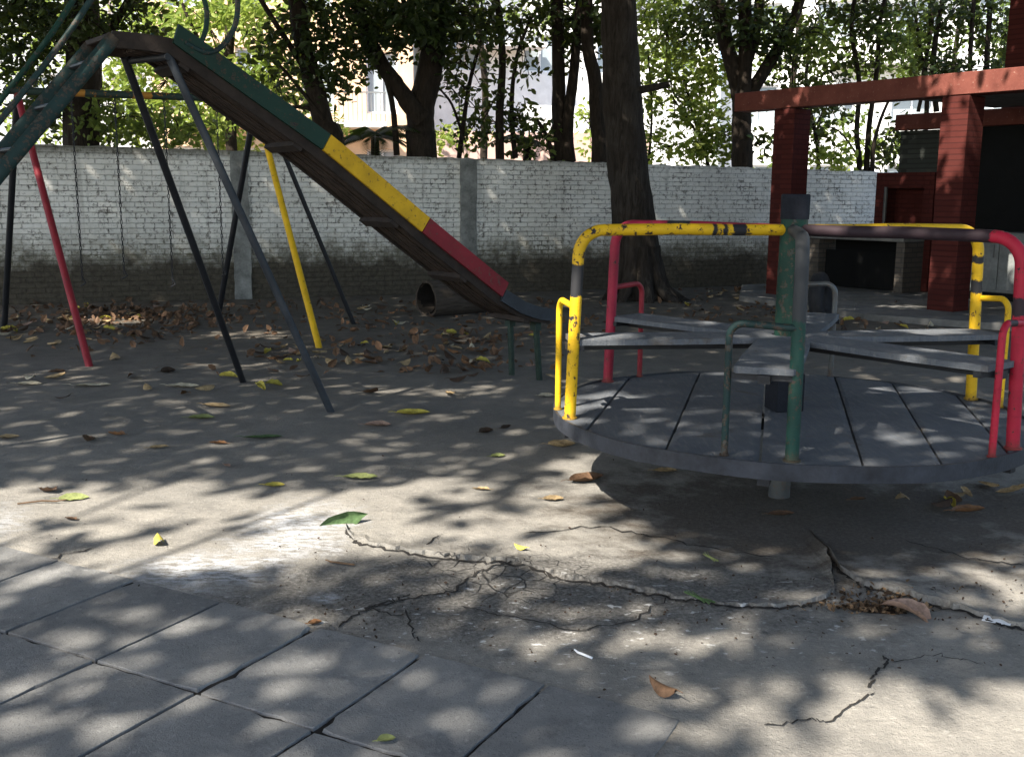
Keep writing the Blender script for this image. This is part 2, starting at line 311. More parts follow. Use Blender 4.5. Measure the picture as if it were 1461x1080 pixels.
def height(x, y):
    h = (vnoise(x * 1.3, y * 1.3, 1) - .5) * .016 + (vnoise(x * 6, y * 6, 2) - .5) * .006
    h -= .045 * np.exp(-(((x - 1.48) / 1.05) ** 2 + ((y - 5.1) / .95) ** 2) ** 2)                 # worn hollow under the roundabout
    h -= .045 * np.exp(-(((x - 1.42) / .20) ** 2 + ((y - 3.76) / .085) ** 2))                    # hole in the paving
    h += np.exp(-(((x - .1) / 1.2) ** 2 + ((y - 3.85) / .38) ** 2) ** 2) * ((vnoise(x * 14, y * 14, 3) - .5) * .022 + (vnoise(x * 4, y * 4, 4) - .6) * .016)
    u = ((x - SO[0]) * SB[0] + (y - SO[1]) * SB[1]) / SLB; v = ((x - SO[0]) * SA[0] + (y - SO[1]) * SA[1]) / SLA
    h = np.where((u < 2.9) & (v < .9), -.05, h)
    return np.where((x > 2.2) & (y > 12.3) & (y < 30), h * .3, h)
def axis(a, b, st, far):
    c = list(np.arange(a, b + 1e-6, st)); lo, hi, s = a, b, st
    left, right = [], []
    while lo > -far: s *= 1.35; lo -= s; left.append(lo)
    s = st
    while hi < far: s *= 1.35; hi += s; right.append(hi)
    return np.array(left[::-1] + c + right)
gx, gy = axis(-4.2, 4.6, .045, 160), axis(2.3, 8.2, .045, 160)
XX, YY = np.meshgrid(gx, gy); ZZ = height(XX, YY); nx, ny = len(gx), len(gy)
ii = (np.arange(ny - 1)[:, None] * nx + np.arange(nx - 1)[None]).ravel()
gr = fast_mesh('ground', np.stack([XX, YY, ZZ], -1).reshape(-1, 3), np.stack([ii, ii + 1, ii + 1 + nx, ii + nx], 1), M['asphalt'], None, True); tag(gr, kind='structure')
def ground_z(x, y): return float(height(np.array([x]), np.array([y]))[0])

sl_ = MB()
for i in range(-7, 3):
    for j in range(-4, 1):
        if j == 0 and i < -5: continue
        P4 = [Vector((*slab_pt(i + a, j + b), 0)) for a, b in ((0, 0), (1, 0), (1, 1), (0, 1))]; c = sum(P4, Vector()) / 4; P = []; NS = 14
        for k in range(4):
            for q_ in range(NS): P.append(P4[k].lerp(P4[(k + 1) % 4], q_ / NS))
        nP = len(P); chip = [random.uniform(-.0015, .0015) for _ in range(nP)]
        for k in range(4):
            if random.random() < .35:
                dpt = random.uniform(.004, .020)
                for q_, fr in ((-2, .25), (-1, .7), (0, 1), (1, .65), (2, .2)): chip[(k * NS + q_) % nP] += dpt * fr * random.uniform(.6, 1.1)
        for _ in range(3):
            k = random.randrange(nP); chip[k] += random.uniform(.004, .012); chip[(k + 1) % nP] += random.uniform(.002, .008)
        dz = random.uniform(-.002, .002); tx, ty = random.uniform(-.004, .004), random.uniform(-.004, .004); rings = []
        for gap, z, ck_ in ((.0065, -.055, 0), (.0065, -.004, .8), (.0070, .0048, 1), (.0084, .006, 1)):
            for p, cc in zip(P, chip):
                d = (p - c); g_ = gap + cc * ck_ + random.uniform(-.0008, .0008); q = c + Vector((d.dot(Vector((*SB, 0))) * (1 - g_ / (SLB / 2)), d.dot(Vector((*SA, 0))) * (1 - g_ / (SLA / 2)), 0)).x * Vector((*SB, 0)) + d.dot(Vector((*SA, 0))) * (1 - g_ / (SLA / 2)) * Vector((*SA, 0)); rings.append(Vector((q.x, q.y, z + dz + d.x * tx + d.y * ty)))
        sl_.add(rings, [tuple(range(3 * nP, 4 * nP))] + [(l * nP + k, l * nP + (k + 1) % nP, l * nP + nP + (k + 1) % nP, l * nP + nP + k) for l in range(3) for k in range(nP)])
tag(sl_.build('paving', M['slab_concrete']), kind='structure')
jd = MB(); a, b, c, d = slab_pt(-7.0, -4), slab_pt(2.97, -4), slab_pt(2.97, .97), slab_pt(-5, .97)
nq = 60
V = []; F = []
for j in range(nq):
    for i in range(nq):
        s, t = i / (nq - 1), j / (nq - 1); x = (a[0] * (1 - s) + b[0] * s) * (1 - t) + (d[0] * (1 - s) + c[0] * s) * t; y = (a[1] * (1 - s) + b[1] * s) * (1 - t) + (d[1] * (1 - s) + c[1] * s) * t
        V.append((x, y, -.004 + random.uniform(-.005, .004)))
        if i < nq - 1 and j < nq - 1: k = j * nq + i; F.append((k, k + 1, k + 1 + nq, k + nq))
jd.add(V, F); tag(jd.build('joint_dirt', M['joint_dirt']), kind='structure')

# broken cement topping: two thin sheets whose ragged front edges stand proud of the older layer
def topping(edge, back, thick):
    pts = []
    for k in range(len(edge) - 1):
        p, q = edge[k], edge[k + 1]; n = max(2, int(math.dist(p, q) / 8))
        for s in range(n):
            t = s / n; pts.append((p[0] + (q[0] - p[0]) * t + random.uniform(-2.5, 2.5), p[1] + (q[1] - p[1]) * t + random.uniform(-2.0, 2.0)))
    pts.append(edge[-1]); W = [G(*p) for p in pts]; n = len(W); mb = MB(); V = []; rows = 14
    for w_ in W: V.append((w_.x, w_.y - .004, -.02))
    for r in range(rows + 1):
        t = r / rows
        for k, w_ in enumerate(W):
            bx, by = back(w_); x = w_.x + (bx - w_.x) * t; y = w_.y + (by - w_.y) * t; base = ground_z(x, y)
            V.append((x, y, max(base, -.01) * (1 - t) * .4 + base * t + thick * (1 - t) ** 4 - .016 * min(1, t * 2.5) + (0 if r else -.002)))
    F = [(r * n + k, r * n + k + 1, (r + 1) * n + k + 1, (r + 1) * n + k) for r in range(rows + 1) for k in range(n - 1)]
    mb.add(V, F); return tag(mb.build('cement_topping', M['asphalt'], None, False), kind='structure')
topping([(492, 752), (505, 772), (545, 781), (600, 791), (690, 800), (742, 806), (800, 822), (862, 832), (905, 842), (962, 855), (1010, 864), (1050, 868), (1105, 869), (1150, 864), (1172, 853), (1188, 846), (1190, 838), (1182, 800), (1180, 786)],
        lambda p: (p.x * 1.06 - .02, max(p.y + .35, 5.0 + .1 * p.x)), .022)
topping([(1182, 788), (1200, 812), (1235, 836), (1300, 846), (1345, 860), (1400, 880), (1440, 892), (1475, 897)], lambda p: (p.x * 1.06 - .02, p.y + .75), .022)
# dirt filled cracks
ck = MB()
def crack(path, wd):
    P = []
    for k in range(len(path) - 1):
        for s in range(8):
            t = s / 8; P.append((path[k][0] + (path[k + 1][0] - path[k][0]) * t + random.uniform(-4, 4), path[k][1] + (path[k + 1][1] - path[k][1]) * t + random.uniform(-2.6, 2.6)))
    P.append(path[-1]); W = [G(*p) for p in P]; V = []; n = len(W)
    for k, w_ in enumerate(W):
        t = (W[min(k + 1, n - 1)] - W[max(k - 1, 0)]).normalized(); q = Vector((-t.y, t.x, 0)); ww = wd * random.uniform(.45, 1.15) * (1 if 0 < k < n - 1 else .2); z = max(ground_z(w_.x, w_.y), -.03) + .0045
        V += [(w_.x + q.x * ww, w_.y + q.y * ww, z), (w_.x - q.x * ww, w_.y - q.y * ww, z)]
    ck.add(V, [(2 * k, 2 * k + 1, 2 * k + 3, 2 * k + 2) for k in range(n - 1)])
for p, w_ in (([(492, 755), (505, 775), (545, 784), (600, 794), (690, 803), (742, 809), (800, 825), (862, 835), (905, 845), (962, 858), (1010, 867), (1050, 871), (1105, 872), (1150, 867), (1172, 856), (1188, 849)], .010), ([(1188, 840), (1181, 800), (1178, 786)], .007), ([(1184, 790), (1200, 814), (1235, 839), (1300, 850), (1345, 864), (1400, 884), (1440, 896), (1475, 901)], .011),
             ([(575, 880), (520, 868), (600, 850), (650, 840), (690, 815), (745, 800)], .006), ([(480, 892), (520, 870), (560, 856), (585, 848)], .007), ([(575, 868), (590, 905), (596, 915)], .004),
             ([(1090, 1040), (1150, 1030), (1185, 1032), (1215, 1010), (1248, 992)], .004), ([(1243, 985), (1246, 965), (1268, 950), (1262, 940)], .005), ([(1268, 948), (1340, 938), (1400, 950)], .0025), ([(660, 865), (720, 880), (820, 900), (900, 890), (960, 850)], .004),
             ([(745, 765), (860, 748), (940, 760), (1010, 775), (1110, 790)], .006), ([(600, 782), (632, 764)], .004), ([(1290, 760), (1380, 790), (1461, 805)], .007),
             ([(0, 812), (60, 800), (140, 780)], .006)): crack(p, w_)
tag(ck.build('ground_cracks', M['crack_dirt']), kind='structure')

# ------------------------------------------------------------------ whitewashed brick wall with two cement pilasters
W0, W1 = Vector((-13.0, 11.87, 0)), Vector((6.9, 18.95, 0)); wd = (W1 - W0).normalized(); wlen = (W1 - W0).length; wang = math.atan2(wd.y, wd.x)
wall = empty('brick_wall', W0, 'long whitewashed brick wall with a dirt-dark foot running behind the playground', 'wall', None, wang)
def wall_s(px):                                                    # distance along the wall seen at photo column px
    d = _ray(px, 300); n = Vector((-wd.y, wd.x, 0)); t = n.dot(W0) / n.dot(Vector((d.x, d.y, 0))); p = Vector((d.x, d.y, 0)) * t; return (p - W0).dot(wd)
mb = MB(); nn = 160; V = []
for i in range(nn + 1):
    s = wlen * i / nn; zt = 2.13 - .013 * (s - 6) + random.uniform(-.012, .012)
    V += [(s, 0, -.15), (s, 0, zt), (s, .24, zt + random.uniform(-.01, .01)), (s, .24, -.15)]
mb.add(V, [(4 * i + a, 4 * i + 4 + a, 4 * i + 5 + a, 4 * i + 1 + a) for i in range(nn) for a in range(3)] + [(0, 1, 2, 3), (4 * nn + 3, 4 * nn + 2, 4 * nn + 1, 4 * nn)])
mb.build('wall_face', M['white_brick'], wall)
for px, ww in ((343, .24), (668, .26)):
    s = wall_s(px); pm = MB(); n = 26; V = []
    for k in range(n + 1):
        z = -.1 + (2.12 - .013 * (s - 6) + .1) * k / n; a, b = random.uniform(-.008, .008), random.uniform(-.008, .008)
        V += [(s - ww / 2 + a, .01, z), (s - ww / 2 + a, -.028, z), (s + ww / 2 + b, -.028, z), (s + ww / 2 + b, .01, z)]
    pm.add(V, [(4 * k + i, 4 * k + i + 1, 4 * k + i + 5, 4 * k + i + 4) for k in range(n) for i in range(3)] + [(4 * n, 4 * n + 1, 4 * n + 2, 4 * n + 3)]); pm.build('pilaster', M['pilaster_cement'], wall)

# ------------------------------------------------------------------ merry-go-round
mg = empty('merry_go_round', MC, 'merry-go-round with grey plank deck, radial plank seats and bent yellow, green and red pipe rails', 'merry-go-round', None, 0)
DZ, RR, AZ = .42, 1.185, 1.365
pol = lambda r, a, z: Vector((r * math.cos(a), r * math.sin(a), z))
pd = Vector((.24, .97, 0)).normalized(); pn = Vector((pd.y, -pd.x, 0)); cuts = [-1.2, -.90, -.50, -.10, .31, .63, .94, 1.2]; rd = RR - .012
for a, b in zip(cuts[:-1], cuts[1:]):
    a2, b2 = max(a + .006, -rd + .004), min(b - .006, rd - .004); n = 16; V = []
    dz, tl = random.uniform(-.004, .002), random.uniform(-.004, .004)
    for i in range(n + 1):
        c = a2 + (b2 - a2) * i / n; e = math.sqrt(max(rd * rd - c * c, 1e-4)); lip = .004 if i in (0, n) else 0
        for sgn in (-1, 1):
            p = pn * c + pd * (e * sgn)
            for z in (DZ - .03, DZ - lip): V.append((p.x, p.y, z + dz + tl * (c - a2) / .4))
    F = []
    for i in range(n):
        k = 4 * i; F += [(k + 1, k + 3, k + 7, k + 5), (k, k + 4, k + 6, k + 2), (k, k + 1, k + 5, k + 4), (k + 2, k + 6, k + 7, k + 3)]
    F += [(0, 2, 3, 1), (4 * n, 4 * n + 1, 4 * n + 3, 4 * n + 2)]
    q = MB(); q.add(V, F); q.build('deck_plank', M['deck'], mg)
q = MB(); n = 96; V = []
for i in range(n):
    a = 2 * math.pi * i / n; wob = .004 * math.sin(3 * a + 1) + .002 * math.sin(11 * a)
    for r, z in ((RR, DZ - .066), (RR + .002, DZ + .006), (RR - .010, DZ + .006), (RR - .012, DZ - .066)): V.append(pol(r + wob * .6, a, z + wob))
q.add(V, [(4 * i + k, 4 * ((i + 1) % n) + k, 4 * ((i + 1) % n) + (k + 1) % 4, 4 * i + (k + 1) % 4) for i in range(n) for k in range(4)])
q.build('rim', plain('rim_paint', (.034, .038, .048), .55, .5, 7, .35, .004), mg, True)
q = MB()
for k in range(6):
    a = R_(60 * k + 12); p = pol(.62, a, DZ - .065); q.box(p, (1.1, .05, .06), Matrix.Rotation(a, 3, 'Z'))
q.build('under_frame', M['black_paint'], mg)
q = MB(); q.tube([(0, 0, -.12), (0, 0, .30)], .055, 18).tube([(0, 0, .28), (0, 0, .40)], .10, 18); q.build('pivot', M['steel_worn'], mg, True)
q = MB(); q.box((0, 0, DZ + .10), (.145, .145, .20), Matrix.Rotation(R_(12), 3, 'Z'), .006); q.build('hub_block', M['cap_rubber'], mg)
cp = MB().tube([(0, 0, DZ + .19), (0, 0, .6), (0, 0, 1.0), (0.006, 0, 1.40)], .066, 24).build('centre_post', M['green_paint'], mg, True)
q = MB(); q.tube([(.006, 0, 1.39), (.006, 0, 1.505), (.006, 0, 1.513)], [.070, .071, .066], 24); q.build('cap', M['cap_rubber'], cp, True)
MB().tube([(.004, 0, .70), (.004, 0, .80)], .074, 24).build('collar', M['cap_rubber'], cp, True)
PAIRS = [(-167, 'yellow_arm', 'yellow_paint', 'yellow bent pipe with a bare black band'), (-102.5, 'green_arm', 'teal_paint', 'green bent pipe facing the camera'), (-46, 'red_arm', 'red_arm', 'red bent pipe with blackened top'),
         (16, 'yellow_arm_rear', 'yellow_paint', 'rear yellow bent pipe'), (73, 'steel_worn', 'steel_worn', 'grey bent pipe at the far side'), (137, 'red_arm_rear', 'red_paint', 'rear red bent pipe')]
for ang, am, hm, lab in PAIRS:
    a = R_(ang); ro, ri = (1.10, 1.075) if am == 'green_arm' else (1.145, 1.115); br = .125; zt = AZ - .028
    rad = pol(1, a, 0); up = Vector((0, 0, 1)); c = pol(ri - br, a, zt - br)
    pts = [pol(ro, a, DZ - .02), pol((ro + ri) / 2, a, DZ + .4)] + arc_pts(c, rad, up, br, 8) + [pol(.6, a, zt + .004), pol(.30, a, zt), pol(.05, a, zt)]
    q = MB().tube(pts, .0285, 16); q.tube([pol(ro, a, DZ + .001), pol(ro, a, DZ + .010)], .037, 12); q.build('rail_arm', M[am], mg, True, lab)
    h = a - R_(14.5 if am in ('green_arm', 'red_arm_rear') else 11); p0, p1 = pol(1.10 if am == 'green_arm' else 1.165, h, 0), pol(ro - .005, a, 0); dr = (p1 - p0); L = dr.length; dr.normalize(); zh = .985; b2 = .06
    pts = [p0 + up * (DZ - .01), p0 + up * .7] + arc_pts(p0 + dr * b2 + up * (zh - b2), -dr, up, b2, 7) + [p0 + dr * L + up * (zh - .012)]
    q = MB().tube(pts, .0155, 12); q.tube([p0 + up * (DZ + .001), p0 + up * (DZ + .008)], .021, 10); q.build('grab_handle', M[hm], mg, True)
    m_ = a - R_(6.5); rot = Matrix.Rotation(m_, 3, 'Z'); st = .81; V = []
    sw = [(.075, .12), (.35, .13), (.75, .135), (1.10, .128), (1.125, .115)]; ns = len(sw)
    for r, hw in sw:
        for y, z in ((-hw, -.028), (-hw, -.003), (-hw + .005, 0), (hw - .005, 0), (hw, -.003), (hw, -.028)): V.append(rot @ Vector((r, y, z)) + up * (st + random.uniform(-.0015, .0015)))
    q = MB(); q.add(V, [(6 * i + k, 6 * i + (k + 1) % 6, 6 * i + 6 + (k + 1) % 6, 6 * i + 6 + k) for i in range(ns - 1) for k in range(6)] + [(0, 1, 2, 3, 4, 5)[::-1], tuple(range(6 * ns - 6, 6 * ns))])
    seat = q.build('seat', M['deck'], mg)
    q = MB(); q.box(rot @ Vector((.60, 0, 0)) + up * (st - .048), (1.08, .05, .035), rot); q.box(rot @ Vector((1.09, 0, 0)) + up * (st - .042), (.035, .27, .026), rot); q.build('bracket', M['black_paint'], seat)

# ------------------------------------------------------------------ slide
d2 = Vector((.79, .613, 0)).normalized(); w2 = Vector((d2.y, -d2.x, 0)); ST = Vector((-2.36, 6.73, 0))
sd = empty('playground_slide', ST, 'tall wooden slide with green, yellow and red side boards and a teal ladder', 'slide', None, 0)
SP = [(-.22, 2.40), (.06, 2.40), (.17, 2.39), (1.197, 1.765), (2.01, 1.185), (2.68, .72), (2.90, .60), (3.08, .54), (3.28, .515)]
SW = .23
def bed(s):
    for (a, za), (b, zb) in zip(SP[:-1], SP[1:]):
        if s <= b: return za + (zb - za) * (s - a) / (b - a)
    return SP[-1][1]
def sp(s, wv, dz): 
    e = .02; t = Vector((2 * e, bed(s + e) - bed(s - e))); t.normalize(); nrm = Vector((-t.y, t.x))
    return d2 * (s + nrm.x * dz) + w2 * wv + Vector((0, 0, bed(s) + nrm.y * dz))
def strip(s0, s1, wa, wb, za, zb, n=14, lead=0.0):
    mb = MB(); V = []
    for i in range(n + 1):
        s = s0 + (s1 - s0) * i / n
        for ww, zz in ((wa, za), (wb, za), (wb, zb), (wa, zb)): V.append(sp(s, ww, zz))
    mb.add(V, [(4 * i + k, 4 * i + (k + 1) % 4, 4 * i + 4 + (k + 1) % 4, 4 * i + 4 + k) for i in range(n) for k in range(4)] + [(3, 2, 1, 0), (4 * n, 4 * n + 1, 4 * n + 2, 4 * n + 3)]); return mb
ns = 9
sb = None
q = MB()
for k in range(ns):
    a = -SW + .03 + (2 * SW - .06) * k / ns; b = a + (2 * SW - .06) / ns - .008; t = strip(.0, 3.2, a, b, -.045 + random.uniform(-.006, .004), -.015); q.add(t.v, t.f)
q.build('bed', M['slat_wood'], sd)
q = strip(.02, 3.18, -SW + .02, SW - .02, -.014, -.008); q.build('slide_sheet', M['steel_worn'], sd)
for s in (.25, 1.0, 1.75, 2.35, 2.95):
    q = strip(s, s + .06, -SW + .005, SW - .005, -.085, -.047, 2); q.build('cross_bar', M['dark_wood'], sd)
SEG = [(.17, 1.16, 'slide_green', 'green side board'), (1.165, 1.95, 'slide_yellow', 'yellow side board'), (1.955, 2.69, 'slide_red', 'red side board'), (2.695, 3.24, 'slate_paint', 'dark grey side board at the foot')]
for sg in (-1, 1):
    q = strip(-.18, 3.2, sg * (SW - .035), sg * SW, -.06, .035, 20); q.build('stringer', M['dark_wood'], sd)
    for a, b, mm, lb in SEG:
        e = .05 if mm == 'slate_paint' else 0
        q = strip(a, b, sg * (SW - .004), sg * (SW + .024), .005 if not e else -.03, .125 - e * 1.1, 8); q.build('side_board', M[mm], sd, False, lb)
for sg, ft, tp, fs in ((-1, (-2.17, 8.41), .02, .12), (1, (-1.24, 7.2), .06, .28)):
    p = sp(tp + (0 if sg < 0 else .12), sg * (SW - .03), -.06); f = Vector((ft[0], ft[1], -.06)) - ST
    MB().tube([p, p.lerp(f, .5) + Vector((0, 0, .006)), f], .026, 12).build('leg', M['black_paint'] if sg < 0 else M['slate_paint'], sd, True)
MB().tube([sp(.05, -SW, -.08), sp(.16, SW, -.08)], .022, 10).build('axle_bar', M['black_paint'], sd, True)
for sg, ft in ((-1, (0.0, 8.77)), (1, (.23, 8.54))):
    f = Vector((ft[0], ft[1], -.06)) - ST; s_ = f.dot(d2); p = sp(min(s_, 3.1), sg * (SW - .06), -.04)
    q = MB().tube([p, p.lerp(f, .45), f], .026, 10); q.box(p + Vector((0, 0, -.03)), (.06, .07, .10), Matrix.Rotation(math.atan2(d2.y, d2.x), 3, 'Z')); q.build('foot_leg', M['green_paint'] if 0 else plain('leg_green', (.018, .035, .025), .6, .4, 9) if sg < 0 else M['leg_green'], sd, True)
LT = -.17; LB = -2.25                                                # ladder along -d
def ld(t, wv, up_=0.0): return d2 * (LT + (LB - LT) * t) + w2 * wv + Vector((0, 0, 2.40 * (1 - t) - .05 * t + up_))
rotd = Matrix.Rotation(math.atan2(d2.y, d2.x), 3, 'Z')
for sg in (-1, 1): MB().tube([ld(0, sg * .22, .0), ld(.5, sg * .22), ld(1, sg * .22)], .042, 12, flat=.6).build('ladder_rail', M['teal_paint'], sd, True)
for k in range(9):
    t = .06 + k * .105; q = MB(); q.box(ld(t, 0), (.06, .42, .026), rotd, .008); q.build('ladder_step', M['black_paint'], sd)
q = MB(); q.box(d2 * -.03 + Vector((0, 0, 2.405)), (.36, .44, .03), rotd, .004); q.build('top_board', M['dark_wood'], sd)
for sg in (-1, 1):
    P = [ld(.80, sg * .25, .06), ld(.74, sg * .25, .16), ld(.5, sg * .25, .24), ld(.15, sg * .25, .30), ld(-.03, sg * .25, .40), d2 * .05 + w2 * (sg * .25) + Vector((0, 0, 2.93)), d2 * .38 + w2 * (sg * .25) + Vector((0, 0, 2.98)), d2 * .57 + w2 * (sg * .25) + Vector((0, 0, 2.78)), d2 * .585 + w2 * (sg * .25) + Vector((0, 0, 2.58)),
         d2 * .50 + w2 * (sg * .25) + Vector((0, 0, 2.42)), sp(.34, sg * .25, .08), sp(.22, sg * .245, .05)]
    MB().tube(smooth_path(P, 6), .017, 10).build('hand_rail', M['teal_paint'] if sg > 0 else M['green_paint'], sd, True)

# ------------------------------------------------------------------ swing frame (beam, splayed legs, chains without seats)
F1, F2 = Vector((-4.72, 10.3, 2.44)), Vector((-2.73, 11.44, 2.47)); SC = Vector((-3.7, 10.9, 0))
sw_ = empty('swing_frame', SC, 'old swing frame of black, red and yellow poles with seatless hanging chains', 'swing', None, 0)
bd = (F2 - F1).normalized()
MB().tube([F1 - bd * .1 - SC, (F1 + F2) / 2 - SC, F2 + bd * .1 - SC], .036, 12).build('beam', paint('swing_beam', (.03, .05, .04), ((.60, .70), (1.15, 1.33)), .6, (.40, .18, .03)), sw_, True)
for top, ft, mm, lb in ((F1, (-3.69, 9.09), 'red_paint', 'red front leg'), (F1, (-5.62, 11.52), 'black_paint', 'black rear leg'), (F2, (-1.88, 10.24), 'yellow_paint', 'yellow front leg'), (F2, (-3.58, 12.64), 'black_paint', 'black rear leg'), (F2 + bd * .08, (-1.83, 12.25), 'black_paint', 'black end brace')):
    f = Vector((ft[0], ft[1], -.08)); k = Vector((0, 0, -.03)); MB().tube([top + k - SC, (top + f) / 2 + k * .5 - SC, f - SC], .033 if 'brace' not in lb else .026, 12).build('leg', M[mm], sw_, True, lb)
for t, zb in ((.207, .60), (.382, .66), (.59, .56), (.82, .65)):
    p = F1.lerp(F2, t) - SC; q = MB(); n = int((p.z - zb) / .042)
    for k in range(n):
        z = p.z - .03 - k * .042; e = Vector((.008, 0, 0)) if k % 2 else Vector((0, .008, 0)); cc = Vector((p.x, p.y, z))
        q.tube([cc + e + Vector((0, 0, .02)), cc + e - Vector((0, 0, .02)), ], .0042, 5, False); q.tube([cc - e + Vector((0, 0, .02)), cc - e - Vector((0, 0, .02))], .0042, 5, False)
        q.tube([cc + e - Vector((0, 0, .02)), cc - Vector((0, 0, .026)), cc - e - Vector((0, 0, .02))], .0042, 5, False)
    q.tube([Vector((p.x, p.y, zb + .06)), Vector((p.x + .03, p.y, zb)), Vector((p.x - .02, p.y, zb - .03))], .008, 6)
    q.build('chain', M['black_paint'], sw_)

# ------------------------------------------------------------------ hollow log and old tyre
c0 = G(607, 452); LC = Vector((c0.x, c0.y + .12, 0)); ax = Vector((.78, .62, 0)).normalized()
lg = empty('hollow_log', LC, 'short hollow grey-brown log lying by the wall under the slide foot', 'log', None, math.atan2(ax.y, ax.x))
q = MB(); n = 28; V = []; rads = []
prof = [(0.0, .16), (0.0, .235), (.25, .235), (.6, .225), (.95, .20), (.97, .12)]
for x, r in [(.56, .14), (.0, .205)] + prof[1:] :
    for k in range(n): a = 2 * math.pi * k / n; rr = r * (1 + .05 * math.sin(3 * a + 1) + .03 * math.sin(7 * a + x * 3)); V.append((x + .02 * math.sin(2 * a), rr * math.cos(a), .215 + rr * math.sin(a) * .98))
mm_ = len(V) // n
q.add(V, [(i * n + k, i * n + (k + 1) % n, (i + 1) * n + (k + 1) % n, (i + 1) * n + k) for i in range(mm_ - 1) for k in range(n)] + [tuple(range(n)), tuple(range((mm_ - 1) * n, mm_ * n))[::-1]])
q.build('bark_shell', M['log_skin'], lg, True)
q = MB(); q.tube([(.004, 0, .215), (.06, 0, .215), (.54, 0, .215), (.541, 0, .215)], [.206, .19, .13, .001], 24, False); q.build('hollow', plain('hollow_shade', (.012, .010, .009), .95, .4, 20), lg, True)  # lining of the hollow painted near-black for the shade inside
tc = G(1187, 463); q = MB(); V = []; n, m2 = 40, 14
for i in range(n):
    a = 2 * math.pi * i / n
    for k in range(m2):
        b = 2 * math.pi * k / m2; sq = lambda v: math.copysign(abs(v) ** .6, v)
        r = .235 + .095 * sq(math.cos(b)); y = .085 * sq(math.sin(b)); 
        if math.cos(b) > .75: r += .008 * (i % 2)
        V.append((r * math.cos(a), y, .31 + r * math.sin(a)))
q.add(V, [(i * m2 + k, ((i + 1) % n) * m2 + k, ((i + 1) % n) * m2 + (k + 1) % m2, i * m2 + (k + 1) % m2) for i in range(n) for k in range(m2)])
ty = q.build('tyre', M['rubber'], None, True); ty.location = (tc.x - .12, tc.y, -.02); ty.rotation_euler = (R_(-6), 0, R_(62)); tag(ty, 'dark worn tyre standing half in the dirt behind the merry-go-round', 'tyre')

# ------------------------------------------------------------------ red pavilion on the right
CL, CR = Vector((4.02, 15.6, 0)), Vector((5.60, 13.5, 0)); bdir = (CR - CL).normalized(); bang = math.atan2(bdir.y, bdir.x); bn = Vector((bdir.y, -bdir.x, 0)) * -1   # bn points back to the kitchen
if bn.y < 0: bn = -bn
rb = Matrix.Rotation(bang, 3, 'Z')
pv = empty('red_pavilion', CL, 'open red brick pavilion with square columns, red beams and a dark kitchen behind', 'pavilion', None, 0)
L2 = lambda s, t, z: bdir * s + bn * t + Vector((0, 0, z))          # s along the front beam from the left column, t towards the back
for s in (0, (CR - CL).length): q = MB(); q.box(L2(s, 0, 1.34), (.36, .36, 2.80), rb, .012); q.build('column', M['red_brick'], pv)
BL = 6.2
q = MB(); q.box(L2(-.95 + BL / 2, -.02, 2.885), (BL, .30, .27), rb, .008); q.build('front_beam', M['red_render'], pv)
q = MB(); q.box(L2(.06 + 2.8, 2.55, 2.66), (5.6, .20, .24), rb, .008); q.build('rear_beam', M['red_render'], pv)
q = MB(); q.box(L2(1.7 + 2.0, 1.27, 2.83), (4.0, 2.28, .09), rb, .004); q.build('roof_slab', M['cement'], pv)
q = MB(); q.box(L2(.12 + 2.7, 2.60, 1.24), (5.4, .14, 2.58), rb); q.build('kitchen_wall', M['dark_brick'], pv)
q = MB(); q.box(L2(4.9, 1.2, 1.3), (.15, 2.6, 2.72), rb); q.box(L2(1.5 + 1.6, 2.48, 1.32), (3.2, .08, 2.42), rb); q.build('room_wall', M['black_room'], pv)  # black sheet before the kitchen wall stands in for the shaded opening
# low counter and fittings (each stands on the floor: a thing of its own)
fl = MB(); fl.prism([(4.35, 12.95), (5.8, 11.9), (10.5, 8.5), (15, 14), (8.6, 19.3), (3.75, 17.2), (3.3, 15.3)], -.2, .08); tag(fl.build('concrete_floor', M['floor_cement']), kind='structure')
fz = .08
ct = empty('cooking_counter', CL + L2(-.03, 1.9, fz), 'long cement counter on brick piers in front of the white wall and kitchen', 'counter', None, bang)
q = MB(); q.box((0, 0, .80), (1.87, .62, .075), None, .006); q.build('counter_top', M['cement'], ct)
for x in (-.75, .86): q = MB(); q.box((x, 0, .381), (.28 if x < 0 else .14, .52, .76)); q.build('pier', M['pier_brick'], ct)
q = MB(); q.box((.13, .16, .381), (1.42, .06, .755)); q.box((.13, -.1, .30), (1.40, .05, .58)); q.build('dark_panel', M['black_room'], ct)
gl = empty('brick_grill', CL + L2(.5, 2.33, fz), 'red painted brick grill with a dark opening beside the dark kitchen wall', 'grill', None, bang)
q = MB()
for x, wdt in ((-.42, .16), (.42, .16)): q.box((x, 0, .9), (wdt, .38, 1.8))
q.box((0, 0, 1.68), (.676, .38, .24)); q.box((0, .15, .9), (.676, .07, 1.31)); q.build('grill_body', M['red_brick'], gl)
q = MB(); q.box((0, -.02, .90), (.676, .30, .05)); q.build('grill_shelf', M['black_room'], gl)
MB().tube([(-.30, -.215, 1.02), (-.30, -.215, 1.58)], .028, 10).build('pipe', M['steel_worn'], gl, True)
cb = empty('grey_cabinet', CL + L2(2.35, 2.0, fz), 'grey low cabinet standing in the dark opening right of the red column', 'cabinet', None, bang)
q = MB(); q.box((0, 0, .53), (1.35, .55, .84), None, .012); q.build('cabinet_body', M['grey_cabinet'], cb)
q = MB(); q.box((0, 0, .05), (1.30, .50, .11)); q.build('plinth', M['black_room'], cb)
for x in (-.335, .335): q = MB(); q.box((x, -.285, .53), (.62, .02, .76), None, .004); dr_ = q.build('door', M['grey_cabinet'], cb); MB().tube([(x + .24, -.31, .6), (x + .24, -.31, .78)], .009, 8).build('handle', M['rail_grey'], dr_)
